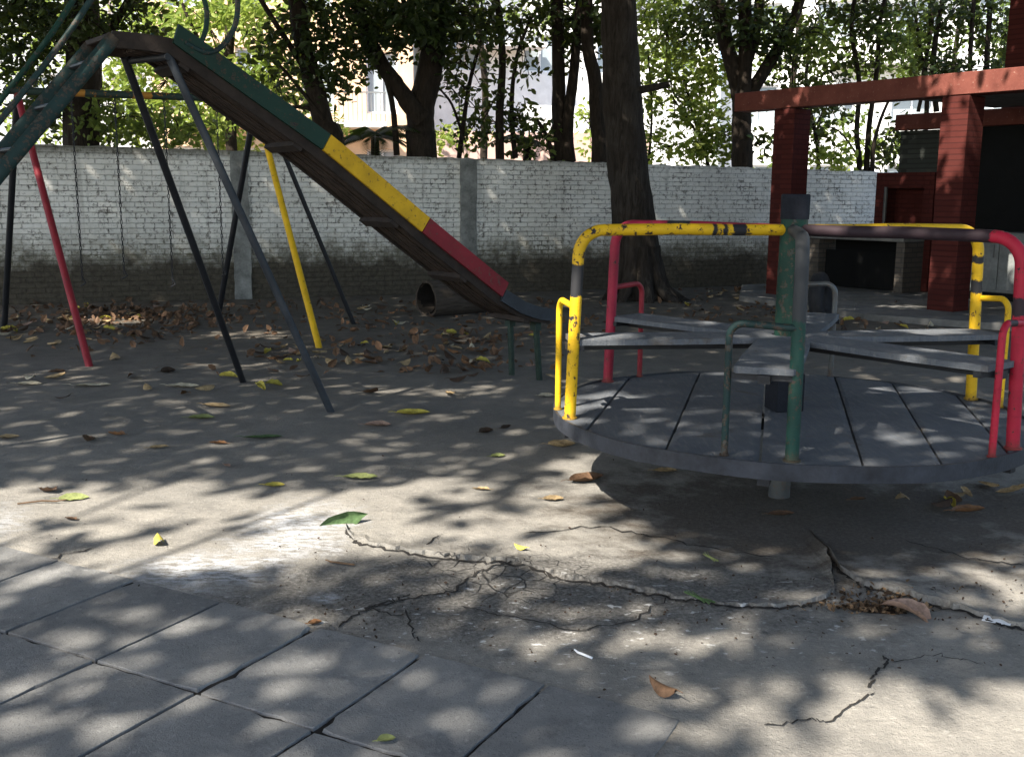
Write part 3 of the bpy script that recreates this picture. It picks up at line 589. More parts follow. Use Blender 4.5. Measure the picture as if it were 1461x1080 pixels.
bn_ = G(1268, 412, fz); bi = MB(); bi.tube([(0, 0, 0), (0, 0, .02), (0, 0, .42), (0, 0, .43), (0, 0, .45)], [.15, .155, .19, .205, .205], 20, False); bi.tube([(0, 0, .02), (0, 0, .021)], .15, 20); bo = bi.build('bin', plain('bin_green', (.012, .028, .018), .5, .3, 6), None, True); bo.location = bn_; tag(bo, 'dark green open bin standing under the cement counter', 'bin')
pt_ = G(1243, 411, fz); bi = MB(); bi.tube([(0, 0, 0), (0, 0, .05), (0, 0, .15), (0, 0, .19), (0, 0, .17)], [.07, .10, .105, .08, .06], 18, True); bo = bi.build('pot', plain('pot_clay', (.16, .145, .12), .85, .4, 12), None, True); bo.location = bn_ + (pt_ - bn_); tag(bo, 'small pale round pot beside the dark green bin', 'pot')
cr = empty('crate', CL + L2(.70, 1.78, fz + .8385), 'small brown crate with loose brick on the right end of the counter', 'crate', None, bang + .2)
q = MB()
for y in (-.12, .12):
    for z in (.035, .095): q.box((0, y, z), (.36, .012, .05))
for x in (-.174, .174): q.box((x, 0, .065), (.012, .225, .12))
q.box((0, 0, .006), (.33, .22, .012)); q.build('slats', plain('crate_wood', (.16, .09, .055), .85, .5, 12), cr); q = MB(); q.box((.03, 0, .10), (.2, .1, .17), Matrix.Rotation(.5, 3, 'Y'), .006); q.build('brick', M['red_brick'], cr)
ch = MB(); p = at(1468, 50, 16.0); ch.box((p.x, p.y, 2.8), (.42, .42, 5.7), Matrix.Rotation(bang, 3, 'Z'), .01); ch.box((p.x, p.y, 5.72), (.54, .54, .12), Matrix.Rotation(bang, 3, 'Z'), .01); tag(ch.build('chimney', M['red_brick']), 'dark red brick chimney rising behind the pavilion roof', 'chimney')

# ------------------------------------------------------------------ buildings across the street (sunlit)
def building(name, label, p0, p1, h, depth, mat, rows, cols, win=(1.1, 1.5), balc=(), z0=1.0, sill=1.0, cat='building'):
    p0, p1 = Vector(p0), Vector(p1); L = (p1 - p0).length; ang = math.atan2((p1 - p0).y, (p1 - p0).x)
    e = empty(name, p0, label, cat, None, ang); wv, wh = win
    xs = [L * (i + .5) / cols for i in range(cols)]; zs = [z0 + r * 3.0 for r in range(rows)]; q = MB()
    X = [0]; 
    for x in xs: X += [x - wv / 2, x + wv / 2]
    X.append(L); Z = [-.3]
    for z in zs: Z += [z, z + wh]
    Z.append(h)
    for i in range(len(X) - 1):
        for j in range(len(Z) - 1):
            if i % 2 == 1 and j % 2 == 1: continue
            q.add([(X[i], 0, Z[j]), (X[i + 1], 0, Z[j]), (X[i + 1], 0, Z[j + 1]), (X[i], 0, Z[j + 1])], [(0, 1, 2, 3)])
    q.add([(0, .26, -.3), (L, .26, -.3), (L, depth, -.3), (0, depth, -.3), (0, .26, h - .02), (L, .26, h - .02), (L, depth, h - .02), (0, depth, h - .02)], [(3, 2, 1, 0), (4, 5, 6, 7), (1, 2, 6, 5), (2, 3, 7, 6), (3, 0, 4, 7)])
    for x in xs:
        for z in zs:
            a, b = x - wv / 2, x + wv / 2
            q.add([(a, 0, z), (b, 0, z), (b, 0, z + wh), (a, 0, z + wh), (a, .26, z), (b, .26, z), (b, .26, z + wh), (a, .26, z + wh)], [(0, 4, 5, 1), (1, 5, 6, 2), (2, 6, 7, 3), (3, 7, 4, 0)])
    q.add([(0, 0, -.3), (0, .26, -.3), (0, .26, h), (0, 0, h), (L, 0, -.3), (L, .26, -.3), (L, .26, h), (L, 0, h)], [(0, 3, 2, 1), (4, 5, 6, 7), (3, 7, 6, 2)])
    q.build('facade', mat, e)
    n = 0
    for z in zs:
        for x in xs:
            if n >= 60: break
            n += 1; q = MB(); t = .07
            q.box((x, .17, z + t / 2), (wv, .06, t)); q.box((x, .17, z + wh - t / 2), (wv, .06, t))
            for xx in (x - wv / 2 + t / 2, x, x + wv / 2 - t / 2): q.box((xx, .17, z + wh / 2), (t, .06, wh - 2 * t))
            wo = q.build('window', M['white_frame'], e); g = MB(); g.box((x, .205, z + wh / 2), (wv, .01, wh)); g.build('pane', M['window_glass'], wo)
    for (bx0, bx1, bz) in balc:
        q = MB(); q.box(((bx0 + bx1) / 2, -.55, bz), (bx1 - bx0, 1.1, .16)); bo = q.build('balcony', M['white_render'], e); q = MB()
        k = int((bx1 - bx0) / .14)
        for i in range(k + 1): q.box((bx0 + .03 + (bx1 - bx0 - .06) * i / k, -1.06, bz + .50), (.025, .025, .86))
        q.box(((bx0 + bx1) / 2, -1.06, bz + .955), (bx1 - bx0, .05, .05)); q.build('railing', M['rail_grey'], bo)
    return e
building('apartment_building', 'cream and orange apartment house seen between tree trunks above the wall', (-11.0, 33.0, 0), (-3.2, 34.5, 0), 14, 9, M['cream_render'], 4, 4, (1.0, 1.9), ((.6, 3.0, 3.6), (4.4, 7.0, 3.6)))
building('apartment_building', 'bright white apartment block beyond the wall left of the big trunk', (-3.0, 38.0, 0), (7.5, 40, 0), 20, 10, M['white_render'], 6, 4, (1.2, 1.3), ((1.0, 4.0, 6.6), (6.0, 9.5, 9.6)), 5.8)
building('apartment_building', 'white apartment block with balconies behind the red pavilion', (8.0, 42, 0), (30, 37, 0), 20, 10, M['white_render'], 6, 8, (1.5, 1.5), ((4.0, 8.5, 6.4), (4.0, 8.5, 9.4), (12, 16, 6.4), (12, 16, 3.4)), 1.2)
building('apartment_building', 'pale grey house half hidden by the bright green trees at left', (-32, 38, 0), (-11.5, 36.5, 0), 9, 9, M['grey_render'], 3, 7, (1.2, 1.4), ())
building('house', 'low pinkish garden house just behind the wall under the forked tree', (-2.2, 27.5, 0), (3.6, 28.4, 0), 3.1, 5, M['pink_render'], 1, 3, (.9, 1.3), ())

# ------------------------------------------------------------------ trees
def leaf_arrays(P, size, asp=.48, seed=0, droop=.25, up=None):
    r = np.random.default_rng(seed); n = len(P); th = r.uniform(0, 2 * np.pi, n); el = r.normal(-droop, .55, n)
    d = np.stack([np.cos(th) * np.cos(el), np.sin(th) * np.cos(el), np.sin(el)], 1); rn = r.normal(size=(n, 3)); rn[:, 2] += .5
    sd = np.cross(d, rn); sd /= np.linalg.norm(sd, axis=1, keepdims=True) + 1e-9; nm = np.cross(sd, d); L = (size * r.uniform(.6, 1.3, n))[:, None]; W = L * asp * .5
    fold = nm * W * .35; V = np.stack([P, P + d * L * .28 + sd * W + fold, P + d * L * .68 + sd * W * .85 + fold, P + d * L, P + d * L * .68 - sd * W * .85 + fold, P + d * L * .28 - sd * W + fold], 1).reshape(-1, 3)
    b = (np.arange(n) * 6)[:, None]; F = np.concatenate([b + np.array([[0, 1, 2, 3]]), b + np.array([[0, 3, 4, 5]])]); return V, F
def limb(q, P, r0, r1, k=5, n=10, jit=.06):
    pts = smooth_path(P, k); m_ = len(pts); q.tube(pts, [r0 + (r1 - r0) * (i / (m_ - 1)) ** .8 for i in range(m_)], n, True, jit)
LOBES = {}
def tree(name, label, trunks, lobes, leaf='leaf_dark', lsz=.15, base=None, bark='bark_dark', group='trees behind the white wall', cat='tree', upper=None, extra=None):
    """trunks: [(list of (px,py), distance, radius bottom, radius top)]; lobes: [(px,py,rx_px,ry_px,dY,count,material)]"""
    px, py = trunks[0][0][0]; Y = trunks[0][1]; b = at(px, py, Y); base = Vector((b.x, Y, 0)) if base is None else base
    e = empty(name, base, label, cat, group); q = MB(); first = True
    for pts, Yt, r0, r1 in trunks:
        P = [at(x, y, Yt + random.uniform(-.05, .05)) - base for x, y in pts]
        if first: P = [Vector((P[0].x, P[0].y, -.2))] + P; first = False
        limb(q, P, r0, r1)
    cl = {}
    for lx, ly, rx, ry, dY, n, mt in lobes:
        c = at(lx, ly, Y + dY) - base; sx, sz = rx * (Y + dY) / FPX, ry * (Y + dY) / FPX; nc = max(3, n // 22); r = rng
        u = r.normal(size=(nc, 3)); u /= np.linalg.norm(u, axis=1, keepdims=True); u *= r.uniform(.1, 1, (nc, 1)) ** (1 / 2.4); cc = np.array(c) + u * np.array([sx, min(sx, 1.3), sz])
        k = r.integers(0, nc, n); P = cc[k] + r.normal(size=(n, 3)) * np.array([.17, .17, .13]); cl.setdefault(mt or leaf, []).append(P)
        for j in r.choice(nc, min(nc, 7), False):                    # twigs that carry the clumps
            a = Vector(cc[j]); t = Vector((c.x, c.y, c.z + sz * .3)).lerp(a, .1); limb(q, [t, (t + a) / 2 + Vector((0, 0, .06)), a], .016, .005, 3, 5, 0)
    if upper:
        ux, uy, uz, ur, n = upper; u = rng.normal(size=(n, 3)); u /= np.linalg.norm(u, axis=1, keepdims=True); u *= rng.uniform(.2, 1, (n, 1)) ** .4; cl.setdefault(leaf, []).append(u * np.array([ur, ur, ur * .5]) + np.array([ux, uy, uz]) - np.array(base))
    if extra is not None: extra(q, base)
    q.build('trunk', M[bark], e, True)
    for mt, Ps in cl.items():
        V, F = leaf_arrays(np.concatenate(Ps), lsz, seed=int(rng.integers(1e6))); fast_mesh('crown', V, F, M[mt], e)
    return e
T = tree
T('leafy_tree', 'thick trunk at far left with dark leaves behind the teal ladder', [([(116, 205), (120, 120), (118, 40), (112, -80)], 16.6, .30, .24), ([(118, 60), (70, 20), (20, -60)], 16.6, .09, .05), ([(120, 90), (160, 40), (200, -30)], 16.5, .08, .05)],
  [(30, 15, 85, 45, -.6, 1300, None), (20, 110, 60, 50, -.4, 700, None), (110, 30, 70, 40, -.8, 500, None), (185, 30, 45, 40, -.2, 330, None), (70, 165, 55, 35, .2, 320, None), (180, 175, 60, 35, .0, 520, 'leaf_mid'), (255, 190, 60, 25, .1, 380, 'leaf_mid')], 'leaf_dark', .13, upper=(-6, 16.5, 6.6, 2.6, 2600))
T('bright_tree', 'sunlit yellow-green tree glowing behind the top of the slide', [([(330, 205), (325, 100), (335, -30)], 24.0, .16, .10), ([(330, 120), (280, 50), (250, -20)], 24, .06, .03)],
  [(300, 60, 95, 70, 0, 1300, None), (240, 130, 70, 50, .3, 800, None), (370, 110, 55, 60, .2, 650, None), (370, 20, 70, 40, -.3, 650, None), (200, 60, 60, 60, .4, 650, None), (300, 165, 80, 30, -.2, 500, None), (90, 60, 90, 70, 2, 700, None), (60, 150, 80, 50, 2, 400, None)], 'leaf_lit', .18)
T('leaning_tree', 'dark leaning tree with small leaves rising behind the slide boards', [([(476, 212), (462, 180), (445, 110), (430, 50), (418, -40)], 16.8, .20, .13), ([(462, 170), (430, 130), (395, 90), (372, 80)], 16.7, .035, .02), ([(448, 118), (410, 60), (372, 0), (350, -40)], 16.7, .055, .03), ([(470, 190), (440, 155), (400, 155)], 16.7, .05, .02)],
  [(405, 60, 35, 35, -.2, 190, None), (455, 90, 40, 45, -.1, 280, None), (495, 40, 55, 45, .1, 460, None), (395, 125, 35, 30, .2, 120, None), (480, 130, 28, 25, .2, 140, None), (420, 10, 55, 25, 0, 260, None)], 'leaf_dark', .14, upper=(-3.1, 17, 6.2, 1.6, 900))
T('forked_tree', 'black forked tree in the middle of the wall with a thick left limb', [([(601, 222), (600, 190), (602, 150), (615, 95), (622, 30), (630, -60)], 17.4, .28, .17), ([(602, 172), (585, 150), (563, 118), (545, 92), (520, 40), (500, -40)], 17.3, .17, .09), ([(616, 90), (595, 50), (575, 0)], 17.3, .07, .04), ([(545, 92), (560, 150), (566, 222)], 17.2, .04, .05)],
  [(560, 35, 80, 42, -.4, 900, None), (640, 40, 55, 50, -.2, 480, None), (520, 85, 40, 25, .1, 190, None), (660, 100, 40, 35, .2, 120, None), (600, 10, 90, 30, .4, 500, None), (690, 60, 45, 55, .5, 180, None)], 'leaf_dark', .15, upper=(-1.4, 17.6, 6.4, 2.2, 1500))
T('slender_tree', 'thin twisting tree with sparse leaves left of the twin trunks', [([(713, 226), (713, 160), (717, 90), (712, 20), (700, -40)], 18.2, .085, .05), ([(735, 226), (730, 150), (738, 80), (760, 20)], 18.4, .05, .025), ([(655, 226), (662, 170), (672, 110), (690, 50), (715, -10)], 18.1, .045, .025), ([(668, 130), (640, 100), (630, 60)], 18, .025, .015), ([(662, 200), (645, 150), (625, 125)], 18.0, .03, .015)],
  [(700, 165, 45, 40, 0, 190, None), (740, 60, 50, 60, .2, 230, None), (725, 185, 50, 30, .1, 170, None), (655, 150, 35, 40, .1, 110, None), (760, 195, 25, 25, .1, 70, 'leaf_mid')], 'leaf_dark', .14, upper=(-.2, 18.4, 6.2, 1.5, 700))
T('twin_trunk_tree', 'two dark trunks joined low down beside the big leaning trunk', [([(800, 231), (797, 170), (797, 90), (793, -60)], 18.6, .125, .11), ([(812, 231), (810, 180), (818, 110), (826, 20), (830, -60)], 18.5, .12, .06), ([(790, 231), (780, 195), (765, 170)], 18.5, .05, .03), ([(797, 175), (812, 175)], 18.6, .08, .08)],
  [(815, 45, 40, 40, .1, 240, None), (775, 30, 40, 35, .1, 160, None), (770, 190, 25, 30, .2, 80, None), (835, 60, 30, 35, 0, 180, None)], 'leaf_dark', .14, upper=(1.0, 18.9, 6.2, 1.5, 700))
T('slender_tree', 'narrow dark trunk standing close against the left of the big trunk', [([(856, 232), (852, 170), (848, 110), (838, 60), (838, -50)], 18.0, .16, .09)],
  [(840, 20, 40, 30, .1, 160, None), (870, 60, 40, 50, .5, 200, None)], 'leaf_dark', .14)
T('leafy_bush', 'green bush with sunlit leaves between the big trunk and forked red-side tree', [([(1010, 240), (990, 170), (975, 110)], 20.2, .045, .02), ([(1012, 240), (1000, 200), (960, 140)], 20.2, .03, .015), ([(925, 240), (930, 160), (925, 80)], 20.4, .03, .015)],
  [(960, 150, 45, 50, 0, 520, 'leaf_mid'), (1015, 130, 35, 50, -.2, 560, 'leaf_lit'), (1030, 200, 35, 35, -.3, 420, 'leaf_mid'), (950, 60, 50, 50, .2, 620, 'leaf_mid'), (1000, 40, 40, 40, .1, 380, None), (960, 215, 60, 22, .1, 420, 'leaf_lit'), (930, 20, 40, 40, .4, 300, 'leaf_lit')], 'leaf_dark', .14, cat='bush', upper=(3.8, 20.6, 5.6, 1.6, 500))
T('forked_tree', 'black tree with three rising limbs left of the pavilion beam', [([(1059, 240), (1058, 190), (1058, 150), (1050, 110), (1035, 60), (1018, -20)], 18.9, .22, .12), ([(1058, 160), (1062, 110), (1064, 50), (1060, -30)], 18.8, .15, .11), ([(1060, 150), (1085, 110), (1110, 70), (1135, 20), (1150, -30)], 18.9, .13, .08), ([(1062, 100), (1078, 50), (1085, -20)], 18.9, .10, .08)],
  [(1040, 25, 45, 35, -.3, 380, None), (1100, 40, 40, 40, -.2, 300, None), (1130, 100, 35, 45, .1, 240, None), (1085, 215, 18, 25, .2, 70, None), (1150, 60, 40, 45, .3, 220, 'leaf_mid')], 'leaf_dark', .15, upper=(4.3, 19.3, 6.6, 2.0, 1200))
T('multi_stem_tree', 'cluster of thin stems seen through the open pavilion above the wall', [([(1226, 247), (1222, 190), (1226, 120), (1215, 40), (1225, -30)], 20.6, .06, .04), ([(1236, 247), (1240, 180), (1250, 110), (1256, 30), (1270, -30)], 20.6, .06, .035), ([(1244, 247), (1248, 200), (1265, 150), (1290, 110)], 20.5, .05, .02), ([(1222, 220), (1200, 190), (1180, 180)], 20.5, .025, .012), ([(1168, 247), (1165, 200), (1150, 120), (1160, 40)], 20.7, .045, .03)],
  [(1170, 180, 30, 35, 0, 240, None), (1265, 205, 35, 35, .1, 320, None), (1190, 225, 30, 18, -.2, 220, 'leaf_lit'), (1230, 60, 45, 45, .1, 420, None), (1270, 60, 35, 30, -.2, 260, 'leaf_mid'), (1180, 110, 40, 35, .2, 260, None), (1160, 20, 40, 40, .3, 280, None), (1230, 10, 60, 25, .3, 300, None)], 'leaf_dark', .14, upper=(7, 21, 6.4, 1.6, 700))
T('slender_tree', 'pair of thin crossing trunks rising above the middle of the pavilion beam', [([(1322, 160), (1320, 100), (1328, 40), (1330, -30)], 21.5, .05, .04), ([(1310, 160), (1318, 110), (1310, 50), (1300, -20)], 21.6, .04, .03), ([(1336, 160), (1332, 80), (1345, 0)], 21.5, .06, .05)],
  [(1330, 30, 45, 35, .2, 330, None), (1300, 45, 30, 30, .1, 180, 'leaf_mid'), (1345, 90, 40, 20, 0, 240, None), (1290, 15, 40, 20, .3, 160, None)], 'leaf_dark', .14, upper=(8.6, 22, 6.4, 1.5, 500))
T('slender_tree', 'straight dark trunks nearest the chimney above the pavilion roof', [([(1384, 150), (1384, 90), (1388, 20), (1392, -40)], 21.0, .055, .04), ([(1409, 150), (1408, 80), (1412, 20), (1412, -40)], 21.2, .06, .045)],
  [(1400, 30, 40, 35, .2, 280, None), (1435, 60, 30, 50, .3, 260, None), (1390, 100, 60, 14, -.2, 300, None), (1440, 100, 30, 14, -.1, 160, None), (1370, 10, 50, 20, .3, 160, None)], 'leaf_dark', .14, upper=(9.8, 21.6, 6.4, 1.5, 500))
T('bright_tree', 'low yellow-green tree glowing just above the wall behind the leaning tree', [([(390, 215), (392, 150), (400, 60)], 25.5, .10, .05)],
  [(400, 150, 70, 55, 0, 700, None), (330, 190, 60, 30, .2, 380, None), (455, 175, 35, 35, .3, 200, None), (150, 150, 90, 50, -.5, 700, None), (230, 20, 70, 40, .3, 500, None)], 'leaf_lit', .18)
T('leafy_tree', 'airy mid-green tree far behind the pavilion beam in front of the white block', [([(1130, 245), (1128, 150), (1140, 40), (1140, -30)], 25.0, .10, .06), ([(1360, 160), (1362, 80), (1375, 0)], 25.2, .07, .05)],
  [(1110, 60, 60, 60, 0, 420, None), (1190, 50, 60, 55, .2, 300, None), (1270, 90, 60, 45, -.2, 220, None), (1350, 50, 60, 60, .1, 300, None), (1430, 50, 45, 55, .3, 320, None), (1180, 160, 50, 40, .2, 260, None), (1130, 200, 40, 35, 0, 220, None), (1250, 215, 50, 25, 0, 260, 'leaf_lit'), (1300, 100, 60, 12, .1, 200, None)], 'leaf_mid', .17)
T('leafy_tree', 'airy mid-green tree far behind the twin trunks before the white block', [([(690, 225), (692, 120), (680, 20), (680, -40)], 25.0, .10, .06), ([(880, 235), (885, 100), (900, 0)], 25.3, .08, .05)],
  [(660, 40, 60, 45, 0, 200, None), (740, 25, 60, 30, .2, 130, None), (820, 25, 55, 30, -.2, 120, None), (690, 170, 50, 40, .2, 40, None), (640, 200, 40, 20, .1, 120, 'leaf_lit'), (840, 190, 25, 40, .1, 110, 'leaf_lit'), (930, 40, 60, 50, .1, 420, None), (500, 20, 60, 35, .2, 300, None), (960, 110, 60, 50, .4, 420, 'leaf_lit')], 'leaf_mid', .17)
# palm fronds behind the wall
def palm(label, px, py, Y, n, L, sc=1.0):
    b = at(px, py, Y); base = Vector((b.x, Y, 0)); e = empty('palm', base, label, 'palm', None); q = MB(); q.tube([(0, 0, -.1), (0, 0, b.z * .6), (0, 0, b.z)], [.11, .09, .07], 9, True, .1); q.build('trunk', M['bark_dark'], e, True)
    for k in range(n):
        a = 2 * math.pi * k / n + random.uniform(-.3, .3); el = random.uniform(.0, .75); Lk = L * random.uniform(.7, 1.1); d = Vector((math.cos(a), math.sin(a), 0)); q = MB(); P = []
        for i in range(9): t = i / 8; P.append(Vector((0, 0, b.z)) + d * (Lk * t) + Vector((0, 0, Lk * (math.sin(el) * t - .55 * t * t))))
        q.tube(P, [.014 * (1 - .8 * i / 8) for i in range(9)], 5); sd = d.cross(Vector((0, 0, 1)))
        for i in range(26):
            t = .15 + .85 * i / 25; j = min(int(t * 8), 7); p = P[j].lerp(P[j + 1], t * 8 - j); ll = .30 * sc * math.sin(math.pi * (.15 + .8 * t))
            for sg in (-1, 1): tip = p + sd * (sg * ll * .8) + d * (ll * .55) + Vector((0, 0, -.35 * ll)); o_ = (tip - p).cross(Vector((0, 0, 1))).normalized() * .012; q.add([p - o_, p + o_, p.lerp(tip, .5) + o_ * 1.1 + Vector((0, 0, .01)), tip, p.lerp(tip, .5) - o_ * 1.1 + Vector((0, 0, .01))], [(0, 1, 2, 3, 4)])
        q.build('frond', M['leaf_dark'], e)
palm('small palm with spiky fronds behind the wall in front of the cream building', 535, 195, 17.6, 13, 1.0)
palm('low palm with arching fronds behind the wall between thin trunks', 752, 200, 19.2, 9, .7, .8)

# big trunk standing in the playground, canopy out of frame
def roots(q, base):
    for a in (-2.9, -2.2, -1.4, -.7, -.15, .6, 1.5, 2.6):
        d = Vector((math.cos(a), math.sin(a), 0)); L = .75 if -1 < a < 0 else .55
        limb(q, [d * .16 + Vector((-.02, 0, .75)), d * .27 + Vector((0, 0, .36)), d * .42 + Vector((0, 0, .12)), d * L + Vector((0, 0, -.06))], .15, .06, 5, 10)
tb = at(912, 415, 15.4); tbase = Vector((tb.x, 15.4, 0))
main_tree = tree('shade_tree', 'big leaning tree trunk with flared roots standing before the white wall', [([(916, 410), (906, 330), (897, 250), (887, 130), (883, 20), (880, -120), (876, -260)], 15.4, .36, .22), ([(905, 130), (935, 125), (955, 120)], 15.3, .06, .04)], [], 'leaf_canopy', .16, tbase, 'bark', None, 'tree', None, roots)

# ------------------------------------------------------------------ unseen shade trees around the playground: crowns shaped to cast the wanted dapples
def cast_T(x, y):                                                   # wanted share of sun at ground point (x, y); sets the leaf density
    n1 = vnoise(x * 1.1 + 9, y * 1.1 + 3, 11); n2 = vnoise(x * 3.1, y * 3.1, 12)
    T_ = np.where(y > 9, .012, np.where(y > 5.9, .045, .06)); T_ = np.where(y > 20.5, np.where(x > -4, .12, .9), T_)  # past the wall, leaves added to darken the trees there
    def zone(cx, cy, rx, ry, v, rot=0.0):
        nonlocal T_
        c, s = math.cos(rot), math.sin(rot); u = ((x - cx) * c + (y - cy) * s) / rx; q_ = (-(x - cx) * s + (y - cy) * c) / ry; d = np.sqrt(u * u + q_ * q_) + (n1 - .5) * .7 + (n2 - .5) * .35
        k = np.clip((1.15 - d) / .3, 0, 1); T_ = T_ * (1 - k) + v * k
    zone(-1.5, 4.7, 2.0, .78, .85); zone(.15, 4.3, .8, .32, .75); zone(-.25, 5.2, .6, .45, .7); zone(-2.2, 4.2, .9, .4, .5)
    zone(1.15, 2.75, .75, .35, .65); zone(.3, 2.6, .5, .2, .35); zone(1.9, 3.95, .5, .22, .55); zone(-1.5, 2.6, .7, .4, .26); zone(-1.3, 3.35, .8, .35, .2); zone(.6, 3.45, .5, .2, .3)
    zone(.45, 5.55, .30, .35, .6); zone(.72, 5.85, .4, .22, .85); zone(2.55, 6.1, .4, .17, .9); zone(2.2, 5.05, .3, .13, .9)
    zone(-2.1, 7.3, .35, .2, .5); zone(-.6, 8.0, .7, .14, .6); zone(-2.3, 9.2, .5, .12, .4); zone(-2.9, 6.3, .3, .12, .4); zone(-2.9, 11.2, .6, .4, .4); zone(-4.7, 12.3, .6, .35, .5)
    zone(5.2, 14.0, .5, .18, .4); zone(5.6, 17.4, .35, .15, .5)
    n3 = vnoise(x * 2.6 + 4, y * 2.6 + 1, 21); n4 = vnoise(x * 5.3 + 4, y * 5.3 + 1, 22); T_ = T_ * np.where(T_ > .2, np.where(T_ > .6, .62, .5) + 1.1 * np.clip((n3 * .6 + n4 * .4 - .32) / .3, 0, 1), 1)
    for cx, cy, rx, ry, v, rot in ((6.77, 14.92, .50, .26, .97, .86), (7.62, 15.02, 1.05, .33, .95, -.93), (.72, 5.85, .42, .13, .9, 0), (.78, 5.62, .22, .06, .9, 0), (2.55, 6.1, .42, .12, .95, -.1), (2.2, 5.06, .3, .08, .95, 0), (.5, 5.35, .22, .14, .95, .1), (-4.75, 12.35, .5, .2, .9, 0)):
        u = ((x - cx) * math.cos(rot) + (y - cy) * math.sin(rot)) / rx; q_ = (-(x - cx) * math.sin(rot) + (y - cy) * math.cos(rot)) / ry; T_ = np.where(np.sqrt(u * u + q_ * q_) + (n4 - .5) * .3 < 1.05, v, T_)
    return np.clip(T_, .015, .97)
TREES = [('unseen tall shade tree left of the swing, crown shaped to cast dapples', (-9.6, 7.6), .30), ('unseen shade tree at the far left beyond the slide, crown shaped to cast dapples', (-11.0, 12.6), .28), ('shade tree behind the camera on the left', (-6.2, -2.2), .3), ('shade tree behind the camera near the paving', (-.6, -3.6), .3),
         ('shade tree behind the camera on the right', (5.6, -1.5), .28), ('shade tree right of the merry-go-round out of frame', (7.2, 6.8), .3)]
N = 460000; tx = rng.uniform(-9, 13, N); ty_ = rng.uniform(.5, 25, N); area = 22 * 24.5; lam = -np.log(cast_T(tx, ty_)); A1 = .0074
need = lam / A1 * area / N; keep = rng.random(N) < np.clip(need, 0, 1); tx, ty_ = tx[keep], ty_[keep]
zz = 5.6 + 3.2 * rng.random(len(tx)) ** .8 + .5 * vnoise(tx * .8, ty_ * .8, 5); P = np.stack([tx - .62 * zz, ty_ - .72 * zz, zz], 1)
vis = (P[:, 1] > .3) & (P[:, 2] - CAMZ < .185 * P[:, 1] + .45) & (np.abs(P[:, 0]) < .53 * P[:, 1] + .6); P = P[~vis]
cen = np.array([t[1] for t in TREES] + [(tbase.x, tbase.y - 3.5)]); own = np.argmin(((P[:, None, :2] - cen[None]) ** 2).sum(-1) + rng.normal(0, 2.5, (len(P), len(cen))), 1)
print('canopy leaves', len(P))
for k in range(len(cen)):
    Pk = P[own == k]
    if len(Pk) < 10: continue
    V, F = leaf_arrays(Pk, .19, .52, 100 + k, .15)
    if k < len(TREES):
        lab, (bx, by), r0 = TREES[k]; base = Vector((bx, by, 0)); e = empty('shade_tree', base, lab, 'tree', 'unseen trees with crowns shaped for the shade')
        q = MB(); limb(q, [Vector((0, 0, -.2)), Vector((.05, .04, 1.5)), Vector((.1, -.05, 3.6)), Vector((.0, .1, 6.0))], r0 * 1.25, r0 * .6, 5, 12)
        for j in rng.choice(len(Pk), min(5, len(Pk)), False):
            t = Vector(Pk[j]) - base; s0 = Vector((.05, .02, random.uniform(3.6, 5.6))); limb(q, [s0, s0.lerp(t, .45) + Vector((0, 0, .5)), t], .03, .01, 5, 8)
        q.build('trunk', M['bark'], e, True); V = V - np.array(base)
    else: e = main_tree; V = V - np.array(tbase)
    fast_mesh('crown', V, F, M['leaf_canopy'], e)

# ------------------------------------------------------------------ fallen leaves
def leaf_mesh(name, L, W, fold, bend, twist, mat, stem=True, seed=0):
    r = random.Random(seed); q = MB(); nu, nv = 9, 6; V = []; wig = [r.uniform(-.05, .05) for _ in range(nu)]
    for i in range(nu):
        t = i / (nu - 1); wdt = W * .5 * math.sin(math.pi * min(1, .04 + t * .96) ** .8) ** .75 * (1 if t < .98 else .2); ph = bend * (t - .5); x = L * (math.sin(ph) / bend if abs(bend) > .05 else t - .5); zc = L * ((1 - math.cos(ph)) / bend if abs(bend) > .05 else 0)
        for j in range(nv):
            s = j / (nv - 1) * 2 - 1; a = fold * abs(s) * (1 + wig[i] * 4); y = s * wdt * math.cos(a); z = abs(s) * wdt * math.sin(a) + zc + s * twist * wdt * (t - .5) + L * wig[(i + j) % nu] * .25 * abs(s)
            V.append(Vector((x, y, z)))
    F = [(i * nv + j, i * nv + j + 1, (i + 1) * nv + j + 1, (i + 1) * nv + j) for i in range(nu - 1) for j in range(nv - 1)]
    if stem:
        q.tube([V[nv // 2 - 1].lerp(V[nv // 2], .5), V[nv // 2] + Vector((-.12 * L, .02 * L, .03 * L)), V[nv // 2] + Vector((-.28 * L, .01 * L, .02 * L))], [.0022, .0016, .0013], 5)
    zmin = min(v.z for v in V); V = [v - Vector((0, 0, zmin - .002)) for v in V]; q.v = [(a, b, c - zmin + .002) for a, b, c in q.v]
    q.add(V, F); o = q.build(name, mat, None, True); return o
KEYZ = {}
def put(o, px, py, rz, tilt=(0, 0), z=0.0):
    p = G(px, py); g_ = max(ground_z(p.x, p.y), -.03); u = ((p.x - SO[0]) * SB[0] + (p.y - SO[1]) * SB[1]) / SLB; v = ((p.x - SO[0]) * SA[0] + (p.y - SO[1]) * SA[1]) / SLA
    if u < 2.95 and v < .98: g_ = .009
    o.location = (p.x, p.y, g_ + z + .003); o.rotation_euler = (tilt[0], tilt[1], rz); return o
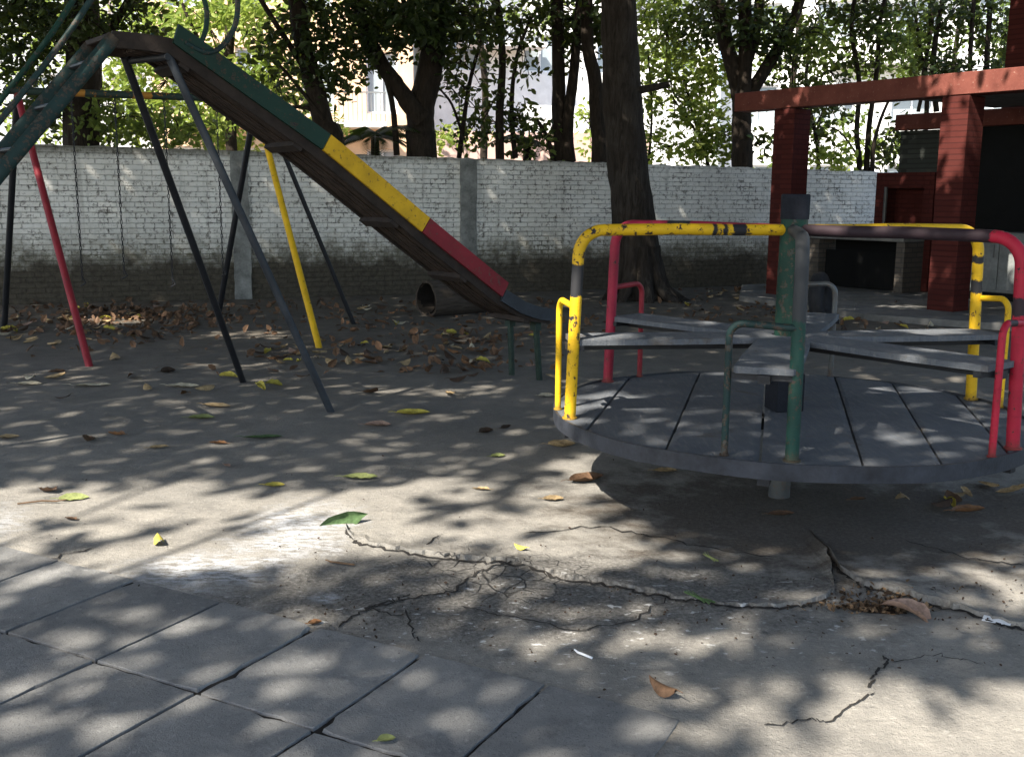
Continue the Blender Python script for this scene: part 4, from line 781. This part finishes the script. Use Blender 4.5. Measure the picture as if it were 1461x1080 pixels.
K = [  # px, py, length, width ratio, fold, bend, rot, material, label, tilt
 (944, 992, .125, .55, -.95, .6, 2.2, 'dry_brown', 'curled brown leaf arched like a tent beside the paving joint', (0, 0)),
 (1290, 880, .20, .62, .55, -.9, 2.6, 'dry_pink', 'large tan leaf propped on the edge of the hole in the paving', (.12, -.22)),
 (450, 889, .055, .7, .8, .8, .5, 'dry_orange', 'small orange-brown curled leaf on the corner of a paving slab', (0, 0)),
 (490, 748, .25, .42, .75, .25, .35, 'dry_green', 'large fresh green folded leaf lying on the white stained cement', (.95, -.25)),
 (742, 785, .075, .55, -.75, .3, 2.4, 'dry_yellow', 'small pale yellow folded leaf on the sunlit cement', (0, 0)),
 (227, 775, .11, .6, -.7, .5, 2.0, 'dry_yellow', 'bright yellow tent-shaped leaf in front of the white stain', (0, 0)),
 (100, 743, .075, .6, .5, .5, 2.7, 'dry_brown', 'small brown leaf on sunlit ground below the yellow leaf', (.2, 0)),
 (106, 713, .15, .48, .55, .35, .3, 'dry_lime', 'yellow-green leaf overlapping a brown leaf at left', (.35, 0)),
 (66, 702, .15, .6, .5, .7, 2.5, 'dry_brown', 'brown leaf touching the yellow-green leaf at left', (.2, .1)),
 (392, 694, .11, .6, .3, .4, .1, 'dry_yellow', 'yellow leaf lying alone on sunlit cement beyond the white stain', (.1, 0)),
 (322, 665, .085, .5, .6, .6, 2.3, 'dry_pink', 'small pinkish half-folded leaf at the edge of the sunlit band', (.2, 0)),
 (552, 1062, .055, .8, .5, .5, .4, 'dry_lime', 'small lime green crumpled leaf on a slab at the bottom edge', (0, 0)),
 (126, 630, .15, .6, .6, .5, 1.9, 'dry_brown', 'brown leaf of a pair lying in shade at left, the larger one', (.25, 0)),
 (165, 623, .14, .5, .7, .6, 2.7, 'dry_orange', 'reddish brown leaf of a pair lying in shade at left', (.2, 0)),
 (227, 641, .12, .45, .4, .3, .5, 'dry_tan', 'single tan leaf in shade right of the brown pair', (.1, 0)),
 (310, 633, .12, .5, .5, .3, 2.9, 'dry_orange', 'orange-brown leaf flat in shade above the sunlit band', (.1, 0)),
 (376, 625, .24, .34, .3, .3, .2, 'dry_green', 'long dull green leaf flat in the shade left of the slide leg', (0, 0)),
 (288, 597, .18, .5, .4, .3, .2, 'dry_lime', 'olive green leaf lying under a tan leaf left of the slide legs', (.1, 0)),
 (310, 581, .22, .4, .4, .4, -.2, 'dry_tan', 'tan leaf lying on the olive leaf left of the slide legs', (.1, 0)),
 (540, 608, .18, .55, .45, .3, .1, 'dry_pink', 'pinkish brown leaf lying flat right of the near slide leg', (.1, 0)),
 (590, 591, .24, .42, .5, .4, .1, 'dry_yellow', 'long yellow leaf in shade right of the near slide leg', (.1, 0)),
 (694, 616, .13, .6, .6, .5, .8, 'dry_dark', 'dark brown crumpled leaf in shade left of the merry-go-round', (.2, 0)),
 (722, 610, .12, .4, .7, .5, 1.0, 'dry_dark', 'dark narrow curled leaf beside a dark crumpled leaf', (.2, 0)),
 (711, 652, .10, .6, .4, .4, .5, 'dry_lime', 'yellow-green leaf alone left of the merry-go-round rim', (.1, 0)),
 (515, 683, .19, .5, .3, .3, .1, 'dry_lime', 'broad light green leaf among sun spots in the middle', (.05, 0)),
 (685, 699, .10, .45, .5, .3, 2.9, 'dry_tan', 'small tan leaf between sun spots in the middle', (.1, 0)),
 (790, 712, .11, .6, .4, .4, .2, 'dry_tan', 'tan leaf at the tip of the sun patch below the rim', (.1, 0)),
 (802, 639, .19, .5, .8, .8, .2, 'dry_tan', 'curled tan leaf below the yellow rail on the left', (.1, 0)),
 (838, 683, .24, .5, .6, .6, .6, 'dry_brown', 'curled brown leaf on the sun patch under the left rim', (.1, 0)),
 (780, 566, .13, .7, .3, .3, .2, 'dry_pale', 'pale grey-green leaf left of the yellow grab handle', (.2, 0)),
 (12, 626, .14, .5, .4, .3, .3, 'dry_tan', 'yellowish leaf at the left edge of the picture', (.1, 0)),
 (131, 552, .30, .35, .3, .3, .2, 'dry_pale', 'long pale leaf flat on the shaded asphalt near the red pole', (0, 0)),
 (262, 553, .26, .4, .4, .4, .0, 'dry_pale', 'pale dry leaf in a short row left of the slide leg', (.1, 0)),
 (240, 531, .16, .6, .7, .6, 1.0, 'dry_dark', 'dark upright curled leaf behind the pale row', (.4, 0)),
 (1116, 727, .14, .5, .4, .4, .2, 'dry_brown', 'brown leaf under the merry-go-round in front of the pivot', (0, 0)),
 (950, 668, .14, .5, .4, .4, .1, 'dry_tan', 'tan leaf just under the front rim in the shadow', (0, 0)),
 (1383, 722, .20, .45, .5, .4, .3, 'dry_orange', 'reddish leaf on the dirt under the right rim', (0, 0)),
 (1225, 706, .10, .5, .5, .4, .3, 'dry_brown', 'small brown leaf in the deep shade under the deck', (0, 0)),
 (42, 549, .20, .5, .3, .3, .1, 'dry_pale', 'whitish leaf near the left edge behind the sun band', (.1, 0)),
]
for k, (px, py, L, wr, fo, be, rz, mt, lab, tl) in enumerate(K):
    o = leaf_mesh('fallen_leaf', L * .95, L * wr, fo, be, .3, M[mt], True, k); put(o, px, py, rz, tl); tag(o, lab, 'leaf', 'single fallen leaves')
# grass blades, twigs, scraps
for px, py, n, L, lab in ((1000, 864, 6, .11, 'small tuft of bright green blades lying on the broken edge'), (1015, 797, 4, .07, 'tiny green sprig on the cement in front of the merry-go-round')):
    q = MB()
    for i in range(n):
        a = 2.3 + random.uniform(-.5, .5); d = Vector((math.cos(a), math.sin(a), 0)); P = [d * (-L * .3) + Vector((random.uniform(-.02, .02), random.uniform(-.01, .01), .004)), d * .02 + Vector((0, 0, .012)), d * L * .6 + Vector((0, 0, random.uniform(.006, .03)))]; q.tube(smooth_path(P, 3), [.004 - .0004 * j for j in range(7)], 5, True, 0, .4)
    o = q.build('grass_tuft', M['dry_green'] if n > 4 else M['dry_lime'], None, True); put(o, px, py, 0); tag(o, lab, 'grass')
for px, py, L, a, mt, lab in ((485, 806, .13, 2.85, 'twig_wood', 'short brown twig on the sunlit cement below the green leaf'), (832, 936, .075, 2.4, 'paper_white', 'thin whitish stick lying on the cracked cement'), (60, 720, .22, .25, 'twig_wood', 'dark thin twig beside the brown leaf at left')):
    q = MB(); d = Vector((math.cos(a), math.sin(a), 0)); q.tube([d * -L / 2 + Vector((0, 0, .005)), Vector((0, 0, .009)) + Vector((-d.y, d.x, 0)) * L * .06, d * L * .3 + Vector((0, 0, .006)), d * L / 2 + Vector((0, 0, .012))], [.004, .0045, .004, .0025], 7)
    o = q.build('twig' if mt == 'twig_wood' else 'stick', M[mt], None, True); put(o, px, py, 0); tag(o, lab, 'twig' if mt == 'twig_wood' else 'stick')
q = MB(); V = [(x, y, .004 + .006 * math.sin(9 * x + 40 * y)) for y in (-.02, 0, .02) for x in (-.045, -.02, .005, .03, .05)]; q.add(V, [(5 * j + i, 5 * j + i + 1, 5 * j + i + 6, 5 * j + i + 5) for j in range(2) for i in range(4)])
o = q.build('paper_scrap', M['paper_white']); put(o, 1421, 888, -.6); tag(o, 'small white scrap of paper by the broken edge at right', 'scrap')
# litter drifts: individual leaves built from a dozen shapes
SH = [leaf_mesh('fallen_leaf', .15 * random.uniform(.8, 1.2), .15 * random.uniform(.4, .62), random.uniform(-.8, .9), random.uniform(-.5, .9), random.uniform(-.5, .5), M[mt], i % 2 == 0, 50 + i) for i, mt in enumerate(['dry_brown', 'dry_tan', 'dry_orange', 'dry_tan', 'dry_dark', 'dry_pink', 'dry_tan', 'dry_brown', 'dry_pale', 'dry_yellow', 'dry_dark', 'dry_tan'])]
used = [False] * len(SH)
def litter(n, samp, label, group):
    for _ in range(n):
        px, py = samp(); k = random.randrange(len(SH)); o = SH[k]
        if used[k]: o = o.copy(); C.objects.link(o)
        used[k] = True; put(o, px, py, random.uniform(0, 6.28), (random.uniform(-.35, .35), random.uniform(-.35, .35)), random.uniform(0, .015)); s_ = random.uniform(.7, 1.25); o.scale = (s_, s_, s_); tag(o, label, 'leaf', group)
U = random.uniform; Gs = random.gauss
litter(62, lambda: (Gs(195, 55), 436 + abs(Gs(18, 13))), 'dry brown leaf in the drift between the red pole and the wall', 'leaves drifted behind the red pole')
litter(36, lambda: (U(0, 130), U(452, 494)), 'dry leaf on the strip of litter at far left below the wall', 'leaves at the far left of the wall')
litter(26, lambda: (Gs(400, 28), 508 + Gs(0, 9)), 'dry leaf in the heap between the slide leg and the yellow pole', 'leaves around the slide legs')
litter(22, lambda: (U(450, 560), U(488, 530)), 'dry leaf scattered right of the yellow pole', 'leaves right of the yellow pole')
litter(40, lambda: (Gs(655, 45), U(472, 534)), 'dry leaf in the litter left of the slide foot legs', 'leaves before the slide foot')
litter(14, lambda: (U(500, 600), U(440, 470)), 'dry leaf beside the hollow log', 'leaves beside the log')
litter(22, lambda: (U(930, 1090), U(415, 445)), 'dead leaf on the dark earth right of the big trunk', 'leaves by the big trunk')
litter(12, lambda: (U(1200, 1330), U(448, 474)), 'dead leaf on the dirt in front of the pavilion floor', 'leaves before the pavilion')
litter(24, lambda: (U(0, 790), U(505, 575)), 'single dry leaf on the shaded asphalt behind the sunlit band', 'leaves spread over the shaded asphalt')
litter(8, lambda: (U(1280, 1450), U(690, 740)), 'dry leaf on the dirt under the right rim', 'leaves under the right rim')
for k, u in enumerate(used):
    if not u: bpy.data.objects.remove(SH[k])
m = NM('debris', .9, .1); r_ = m.n('NewGeometry').outputs['Random Per Island']; m.col(m.mix(m.ramp(r_, .3, .8), (.035, .024, .016), (.20, .13, .075))); M['debris'] = m.m
# leaf crumbs and debris nobody could count
def crumbs(name, pts, size, mat):
    P = []
    for px, py in pts:
        p = G(px, py); P.append((p.x, p.y, ground_z(p.x, p.y) + .006))
    V, F = leaf_arrays(np.array(P), size, .6, 77, -.1); V[:, 2] = np.maximum(V[:, 2], np.repeat(np.array(P)[:, 2], 6) - .003); o = fast_mesh(name, V, F, M[mat]); return tag(o, kind='stuff')
crumbs('leaf_litter', [(Gs(190, 70), 438 + abs(Gs(16, 14))) for _ in range(420)] + [(U(0, 860), 428 + abs(Gs(20, 28))) for _ in range(700)] + [(U(930, 1330), U(412, 472)) for _ in range(300)] + [(Gs(655, 60), U(470, 535)) for _ in range(150)], .09, 'dry_brown')
crumbs('leaf_debris', [(Gs(1258, 32), Gs(856, 8)) for _ in range(420)] + [(Gs(1235, 40), Gs(862, 6)) for _ in range(140)], .022, 'debris')
crumbs('grit', [(U(400, 1461), Gs(870, 40)) for _ in range(350)] + [(U(0, 1461), U(560, 1000)) for _ in range(150)], .013, 'dry_dark')
